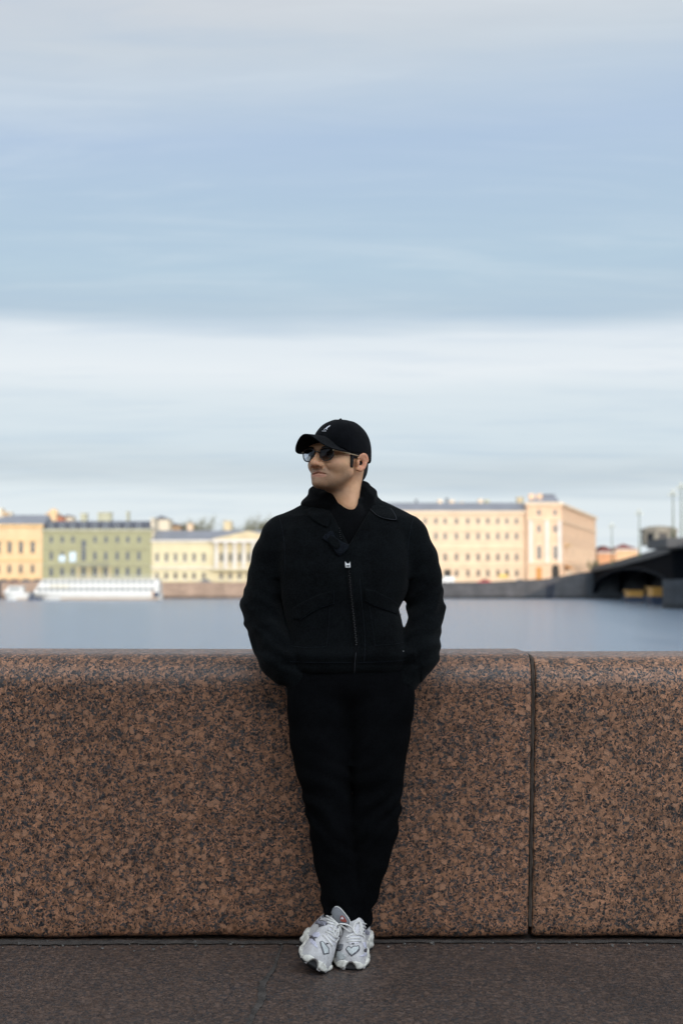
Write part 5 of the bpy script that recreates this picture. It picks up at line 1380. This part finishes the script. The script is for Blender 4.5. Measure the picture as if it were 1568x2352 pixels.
if h: V, F = sphere_mesh(tuple(h[0]+h[1]*.004), .0022, 10, 8); mesh_obj('zip_stop', V, F, M_PULL, jacket, True)
# throat tab: folded strap with a loop near the zip
def lump(name, pts, rs, mat, fy=1.0, k=.006, h=.003):
    W_ = [P(*p) for p in pts]; lo_ = [min(w[i] for w in W_)-max(rs)-.012 for i in range(3)]; hi_ = [max(w[i] for w in W_)+max(rs)+.012 for i in range(3)]
    return surface(name, lambda X: chain(warp(X, .004, 60, 7), W_, rs, k, fy)-.0012*vnoise(X, 120, 8), lo_, hi_, h, mat, jacket, 1)
def on(px, py, off=.01): 
    h = cast(jb, px, py); return (px, py, (h[0].y if h else 4.83)-off)
def ct(x, y): return ((853+x/1.836)/1.63265, (1777+y/1.836)/1.63265)
patch('throat_tab', jb, [ct(*q) for q in [(650,445),(668,418),(712,392),(728,400),(738,432),(762,452),(800,474),(836,492),(826,520),(800,548),(772,566),(745,546),(722,510),(690,470)]], .001, .006, M_COLLAR, jacket, 3)
patch('tab_loop', jb, [ct(*q) for q in [(690,452),(712,428),(742,440),(770,470),(776,500),(752,522),(724,508),(700,480)]], .0078, .006, M_JACKET, jacket, 3)
mb = MB(); cord(mb, jb, [ct(*q) for q in [(668,420),(690,440),(700,470),(730,515),(760,545),(795,545),(822,515)]], .0012, .0085); mb.build('tab_edge', M_COLLAR, jacket)
# patch pockets with slanted flaps
for side, flap, pk in (('r', [(836,1352),(860,1356),(890,1372),(921,1392),(918,1414),(900,1406),(850,1387),(838,1378)], [(848,1392),(852,1420),(856,1450),(861,1483),(905,1480),(926,1476)]),
                 ('l', [(766,1356),(767,1386),(740,1394),(716,1406),(690,1424),(672,1420),(672,1396),(700,1380),(735,1364)], [(757,1396),(756,1425),(754,1455),(750,1486),(700,1488),(668,1484)])):
    patch('pocket_flap', jb, flap, .0005, .0034, M_JACKET, jacket, 5)
    mb = MB(); q = flap+[flap[0]]; seg(mb, jb, q[2:8] if side == 'r' else q[0:5], .0007, .0046, smooth=False); seg(mb, jb, pk, .0008, .001, smooth=False); mb.build('pocket_stitching', M_STITCHD if 'M_STITCHD' in globals() else M_COLLAR, jacket)
# seams: shoulders, hem, side of the placket
mb = MB()
for pth in ([(640,1186),(646,1205),(652,1240),(655,1290),(652,1330)], [(951,1187),(945,1206),(938,1245),(936,1290),(937,1330)], [(664,1520),(720,1522),(780,1522),(840,1522),(900,1519),(930,1516)], [(826,1330),(830,1380),(835,1430),(838,1478),(836,1520)]): seg(mb, jb, pth, .0011, .0004)
mb.build('seam', M_COLLAR, jacket)
h = cast(jb, 881, 1444)
for px, py in ((881,1444+0),): pass
V, F = sphere_mesh(tuple((cast(jb, 926, 1496) or (P(926,1496,4.83), None))[0]), .0018, 8, 6); mesh_obj('rivet', V, F, M_PULL, jacket, True)
# cuffs
for A, nm in ((ARML, 'l'), (ARMR, 'r')):
    pass

# ------------------------------------------------------------------ shoes
def shoe_mat(name, c, rough=.75, sc=260):
    m, w, b = material(name); tc = w.n('ShaderNodeTexCoord'); v = tc.outputs['Object']
    n = w.noise(v, 18, 4, .65); k = w.ramp(n, [(.3, tuple(q*.72 for q in c)), (.62, c), (.8, tuple(min(1,q*1.12) for q in c))])
    vo = w.n('ShaderNodeTexVoronoi'); vo.inputs['Scale'].default_value = sc; w.l(v, vo.inputs['Vector'])
    k = w.mix(1.0, k, w.ramp(vo.outputs['Distance'], [(.2, .72), (.6, 1.05)]), 'MULTIPLY')
    w.l(k, b.inputs['Base Color']); b.inputs['Roughness'].default_value = rough
    bp = w.n('ShaderNodeBump'); bp.inputs['Strength'].default_value = .4; bp.inputs['Distance'].default_value = .0012; w.l(vo.outputs['Distance'], bp.inputs['Height']); w.l(bp.outputs[0], b.inputs['Normal'])
    return m
M_UP = shoe_mat('white_mesh_upper', (.66,.65,.68)); M_SUEDE = shoe_mat('light_grey_suede', (.68,.67,.67), .9, 900); M_LILAC = shoe_mat('lilac_white_mesh', (.68,.68,.80)); M_TOE = shoe_mat('pale_grey_toe_mesh', (.62,.66,.66), .8, 340)
M_SOLE = shoe_mat('ivory_foam_sole', (.76,.75,.68), .6, 60); M_DGREY = simple('dark_grey_overlay', (.085,.085,.10), .6, .15, 90); M_MGREY = shoe_mat('mid_grey_lining', (.20,.21,.225), .85, 700); M_LACE = shoe_mat('white_lace', (.80,.79,.76), .9, 1200)
M_OUT = simple('black_outsole', (.012,.012,.013), .8); M_REDL = simple('dark_red_badge', (.22,.035,.02), .5)
SY_ = np.array([-.180,-.168,-.145,-.105,-.06,-.01,.04,.09,.13,.150])
SW_ = np.array([.016,.036,.048,.0535,.050,.043,.041,.041,.036,.020])
ST_ = np.array([.046,.062,.074,.092,.120,.146,.152,.142,.128,.108])
def shoe_fields(L, flip):
    x, y, z = L[0]*flip, L[1], L[2]
    cx = np.interp(y, [-.18, -.10, 0, .15], [.010, .004, -.004, 0])
    w = np.interp(y, SY_, SW_); t = np.interp(y, SY_, ST_)
    end = np.maximum(-.180-y, y-.150)
    q = (np.abs((x-cx)/w)**2.3+np.abs(np.maximum(z, 0)/t)**2.3)**(1/2.3)
    up = smax(smax((q-1)*np.minimum(w, t)*.8, end, .012), -z, .004)
    up = up-.0016*vnoise(L, 28, 111)
    notch = (np.sqrt(((x-cx-.004)/.019)**2+((y+.190)/.036)**2+((z-.002)/.027)**2)-1)*.018
    up = smax(up, -notch, .004)
    sw = w+.0055+.0030*np.sin(y*95)+.004*np.clip((y-.05)/.05, 0, 1)
    hz = .021+.022*np.clip((y+.10)/.08, 0, 1)+.012*np.exp(-((y-.10)/.04)**2)+.006*np.exp(-((y+.178)/.016)**2)+.003*np.sin(y*60+1)
    q2 = np.maximum(np.abs((x-cx)/sw), 0)
    so = smax(smax((q2-1)*sw, np.abs(z-hz/2-.004)-hz/2+.002+.004*(x/.05)**2*0, .010), np.maximum(-.186-y, y-.160), .014)
    # flared side pods and the cut-out under the toe
    so = so-.0014*np.clip(np.sin(z*260+y*40), -1, 1)*(z < .04)
    so = smax(so, -notch, .004)
    so = smax(so, -(np.sqrt(((x-cx+.052)/.014)**2+((y+.03)/.03)**2+((z-.006)/.018)**2)-1)*.014, .005)
    ou = smax(smax((np.abs((x-cx)/(sw-.003))-1)*sw, np.abs(z-.006)-.006, .003), np.maximum(-.176-y, y-.155), .012)
    ou = smin(ou, (np.sqrt(((x-cx)/.030)**2+((y+.140)/.030)**2+((z-.010)/.020)**2)-1)*.018, .005)
    return up, so, ou
def make_shoe(M4, flip, seed):
    Mi = np.array(M4.inverted())
    def loc(X): return [Mi[i][0]*X[0]+Mi[i][1]*X[1]+Mi[i][2]*X[2]+Mi[i][3] for i in range(3)]
    c = M4 @ Vector((0, -.015, .06)); r = .205
    cs = [M4 @ Vector((a, b, d)) for a in (-.075, .075) for b in (-.20, .17) for d in (-.005, .135)]
    lo_ = [min(p[i] for p in cs) for i in range(3)]; hi_ = [max(p[i] for p in cs) for i in range(3)]
    up = surface('shoe', lambda X: shoe_fields(loc(X), flip)[0], lo_, hi_, .0030, M_SUEDE, man, 1)
    so = surface('sole', lambda X: shoe_fields(loc(X), flip)[1], lo_, hi_, .0030, M_SOLE, up, 1)
    ou = surface('outsole', lambda X: shoe_fields(loc(X), flip)[2], lo_, hi_, .0030, M_OUT, up)
    # one ray target made of upper and sole
    me = up.data; vs = [v.co.copy() for v in me.vertices]; fs_ = [tuple(p.vertices) for p in me.polygons]; n = len(vs)
    vs2 = vs+[v.co.copy() for v in so.data.vertices]; fs2 = fs_+[tuple(i+n for i in p.vertices) for p in so.data.polygons]
    return up, BVHTree.FromPolygons(vs2, fs2), BVHTree.FromPolygons(vs, fs_)
SC = Matrix.Scale(1.04, 4)
# right hand one in the picture stands flat
toeR = P(800, 2219, 4.70); yawR = R(-9)
MR = Matrix.Translation((toeR.x, toeR.y, 0.0)) @ Matrix.Rotation(yawR, 4, 'Z') @ Matrix.Rotation(R(2), 4, 'Y') @ SC @ Matrix.Translation((-.008, .180, 0.001))
# the other one is rolled onto its inner edge
rollL = R(31); toeL = P(721, 2228, 4.635); yawL = R(4)
ML = Matrix.Translation((toeL.x, toeL.y, .052*1.04*math.sin(rollL)-.004)) @ Matrix.Rotation(yawL, 4, 'Z') @ Matrix.Rotation(R(-2), 4, 'X') @ Matrix.Rotation(rollL, 4, 'Y') @ SC @ Matrix.Translation((.004, .180, 0))
shR, bR, buR = make_shoe(MR, 1, 1); shL, bL, buL = make_shoe(ML, -1, 2)
def c3(x, y): return ((1040+x/3.5636)/1.63265, (3340+y/3.5636)/1.63265)
def sp(name, bv, pts, off, th, mat, par, step=1.6): return patch(name, bv, [c3(*p) for p in pts], off, th, mat, par, step)
def sc_(mb, bv, pts, r, off, st=1.2, smooth=True): cord(mb, bv, [c3(*p) for p in pts], r, off, st, 6, smooth=smooth)
# --- right shoe panels
sp('toe_frame', buR, [(905,790),(935,748),(960,742),(985,768),(1010,742),(1060,742),(1085,732),(1103,770),(1098,800),(1060,840),(992,885),(960,865)], .0003, .0016, M_DGREY, shR)
sp('toe_mesh', buR, [(922,790),(942,760),(958,757),(985,785),(1012,757),(1062,756),(1078,750),(1086,778),(1050,820),(992,862),(965,845)], .0013, .0014, M_TOE, shR)
sp('mesh_panel', buR, [(800,735),(840,715),(885,725),(875,760),(845,785),(800,775)], .0003, .0010, M_MGREY, shR)
sp('mesh_panel', buR, [(775,825),(830,815),(880,845),(920,890),(880,925),(820,925),(785,885)], .0003, .0010, M_TOE, shR)
sp('mesh_panel', buR, [(1140,700),(1185,690),(1212,720),(1205,775),(1170,775),(1148,740)], .0003, .0010, M_LILAC, shR)
sp('mesh_panel', buR, [(1130,870),(1165,835),(1200,830),(1195,865),(1150,890),(1090,885)], .0003, .0010, M_LILAC, shR)
sp('overlay', buR, [(790,785),(850,790),(880,770),(860,800),(835,815),(790,812)], .0012, .0010, M_DGREY, shR)
sp('overlay', buR, [(1155,790),(1205,775),(1208,830),(1170,828),(1150,810)], .0012, .0010, M_DGREY, shR)
sp('side_emblem', buR, [(1115,525),(1180,520),(1235,560),(1228,600),(1180,590),(1130,560)], .0005, .0012, M_DGREY, shR)
mb = MB()
for i in range(5): sc_(mb, buR, [(1172+i*14, 530+i*7), (1160+i*14, 568+i*8)], .0011, .002, .8)
mb.build('emblem_stripes', M_LILAC, shR)
mb = MB(); sc_(mb, buR, [(992,728),(1002,710),(1012,728),(1024,710)], .0012, .0014, .6, False); mb.build('toe_mark', M_OUT, shR)
sp('eyestay', buR, [(935,700),(950,620),(1000,560),(1050,470),(1090,440),(1180,430),(1200,470),(1130,520),(1110,640),(1110,700),(1060,720),(960,725)], .0003, .0018, M_UP, shR, 2)
mb = MB()
for q in ([(925,695),(1010,690),(1105,682)], [(940,665),(1010,650),(1090,650)], [(920,640),(990,605),(1075,600)], [(1090,560),(1130,570),(1150,585)], [(1090,520),(1130,525),(1150,540)], [(1095,480),(1140,490),(1165,500)], [(1100,440),(1145,450),(1185,455)], [(1110,600),(1140,620),(1150,640)]): sc_(mb, buR, q, .0030, .003)
sc_(mb, buR, [(1090,430),(1045,450),(1022,500),(1020,560),(1045,600),(1085,600),(1100,560),(1100,500),(1090,430)], .0030, .005)
sc_(mb, buR, [(1080,420),(1110,480),(1120,560),(1100,620)], .0028, .006)
mb.build('laces', M_LACE, shR, True)
# --- left shoe panels
sp('toe_frame', buL, [(563,690),(600,675),(630,700),(660,735),(690,775),(690,850),(615,862),(600,820),(575,740)], .0003, .0016, M_DGREY, shL)
sp('toe_mesh', buL, [(578,700),(602,688),(625,718),(650,750),(677,785),(676,838),(625,848),(612,800),(590,745)], .0013, .0014, M_TOE, shL)
sp('mesh_panel', buL, [(455,585),(500,560),(555,562),(572,595),(545,625),(495,630),(462,612)], .0003, .0012, M_LILAC, shL)
sp('mesh_panel', buL, [(425,650),(470,648),(510,690),(530,745),(548,790),(500,750),(440,700)], .0003, .0012, M_LILAC, shL)
sp('overlay', buL, [(422,620),(452,595),(480,628),(535,632),(500,650),(505,690),(470,652),(425,642)], .0012, .0012, M_DGREY, shL)
sp('side_emblem', buL, [(515,400),(600,400),(670,425),(690,440),(650,470),(600,480),(555,495),(550,460),(500,445)], .0005, .0012, M_DGREY, shL)
mb = MB()
for i in range(8): sc_(mb, buL, [(530+i*17, 408+i*3), (528+i*15, 440+i*5)], .0010, .002, .8)
mb.build('emblem_stripes', M_LILAC, shL)
mb = MB(); sc_(mb, buL, [(650,728),(655,705),(668,722),(678,708)], .0012, .0014, .6, False); mb.build('toe_mark', M_OUT, shL)
sp('eyestay', buL, [(610,610),(660,560),(680,480),(720,420),(800,450),(880,500),(900,560),(850,620),(800,690),(765,740),(720,740),(660,680)], .0003, .0018, M_UP, shL, 2)
sp('ankle_lining', buL, [(570,320),(640,300),(700,305),(715,350),(690,375),(640,360),(600,370)], .0005, .002, M_MGREY, shL, 2)
mb = MB()
for q in ([(612,610),(660,660),(725,750)], [(640,560),(700,590),(760,640)], [(655,590),(700,650),(750,690)], [(670,540),(720,560),(775,610)], [(690,490),(740,520),(790,560)], [(670,440),(720,460),(790,470)], [(660,400),(720,420),(790,460)], [(660,350),(720,390),(800,460)], [(770,700),(800,650),(830,580)], [(800,690),(840,630),(860,570)], [(770,630),(780,560),(820,500)]): sc_(mb, buL, q, .0032, .003)
# bow
sc_(mb, buL, [(795,465),(760,500),(740,560),(745,610),(770,640),(790,600),(800,540),(805,480)], .0032, .006)
mb.build('laces', M_LACE, shL, True)
c0 = (cast(buL, *c3(800, 470)) or (P(*c3(800,470), 4.70), None))[0]
def fr_(x, y, dY): return P(*c3(x, y), c0.y+dY)
mb = MB(); mb.tube(smoothpath([fr_(800,470,-.006), fr_(850,450,-.016), fr_(920,460,-.020), fr_(985,495,-.018), fr_(1000,535,-.014), fr_(960,555,-.012), fr_(915,520,-.012), fr_(860,480,-.010), fr_(810,475,-.006)], 5), .0030, 7)
mb.tube(smoothpath([fr_(800,470,-.006), fr_(840,500,-.012), fr_(850,560,-.010), fr_(835,610,-.004)], 5), .0028, 7); mb.build('lace_bow', M_LACE, shL, True)
# tongues
def tongue(pts, Yb, lean, mat, par, th=.007, rim=None):
    n = len(pts); V0 = [P(*c3(x, y), Yb+lean*(430-y)/200) for x, y in pts]; c = sum(V0, Vector())/n
    # slightly domed pad with thickness
    V = [v for v in V0]+[c+(v-c)*.72+Vector((0,-th*.6,0)) for v in V0]+[c+Vector((0,-th*.75,0))]+[v+Vector((0,th,0)) for v in V0]+[c+Vector((0,th*1.1,0))]
    F = []
    for i in range(n):
        j = (i+1) % n; F += [(i, j, n+j, n+i), (n+i, n+j, 2*n), (i, 2*n+1+i, 2*n+1+j, j), (2*n+1+i, 3*n+1, 2*n+1+j)]
    o = mesh_obj('tongue', V, F, mat, par, True)
    bm = bmesh.new(); bm.from_mesh(o.data); bmesh.ops.recalc_face_normals(bm, faces=bm.faces[:]); bm.to_mesh(o.data); bm.free()
    if rim:
        mb = MB(); mb.tube([v+Vector((0,-.001,0)) for v in smoothpath([V0[i] for i in rim], 3)], .0016, 6); mb.build('tongue_piping', M_LACE, par, True)
    return o
hY = c0.y
tongue([(718,300),(735,250),(765,222),(800,218),(845,245),(885,290),(925,340),(960,390),(972,430),(965,470),(900,470),(820,455),(775,420),(735,360)], hY+.012, .012, M_MGREY, shL, rim=[2,3,4,5,6,7,8,9])
def flat(name, pts, dY, mat, par):
    V = [P(*c3(x, y), hY+.012+.012*(430-y)/200-dY) for x, y in pts]; n = len(V); V2 = [v+Vector((0,.0015,0)) for v in V]
    return mesh_obj(name, V+V2, [tuple(range(n)), tuple(range(2*n-1, n-1, -1))]+[(i, (i+1) % n, n+(i+1) % n, n+i) for i in range(n)], mat, par)
flat('tongue_badge', [(843,345),(862,335),(885,350),(912,385),(928,418),(915,430),(870,422),(842,408),(838,380)], .0085, M_REDL, shL)
flat('badge_mark', [(846,380),(852,366),(866,350),(876,366),(882,386),(870,392),(864,376),(852,392)], .0105, M_UP, shL)
cR = (cast(buR, *c3(1140, 420)) or (P(*c3(1140,420), 4.78), None))[0]
hYL = hY; hY = cR.y
tongue([(1092,252),(1125,254),(1160,265),(1182,290),(1184,325),(1170,380),(1150,420),(1100,420),(1098,380),(1112,330),(1112,290)], hY+.02, .012, M_MGREY, shR, .005, rim=[0,1,2,3])
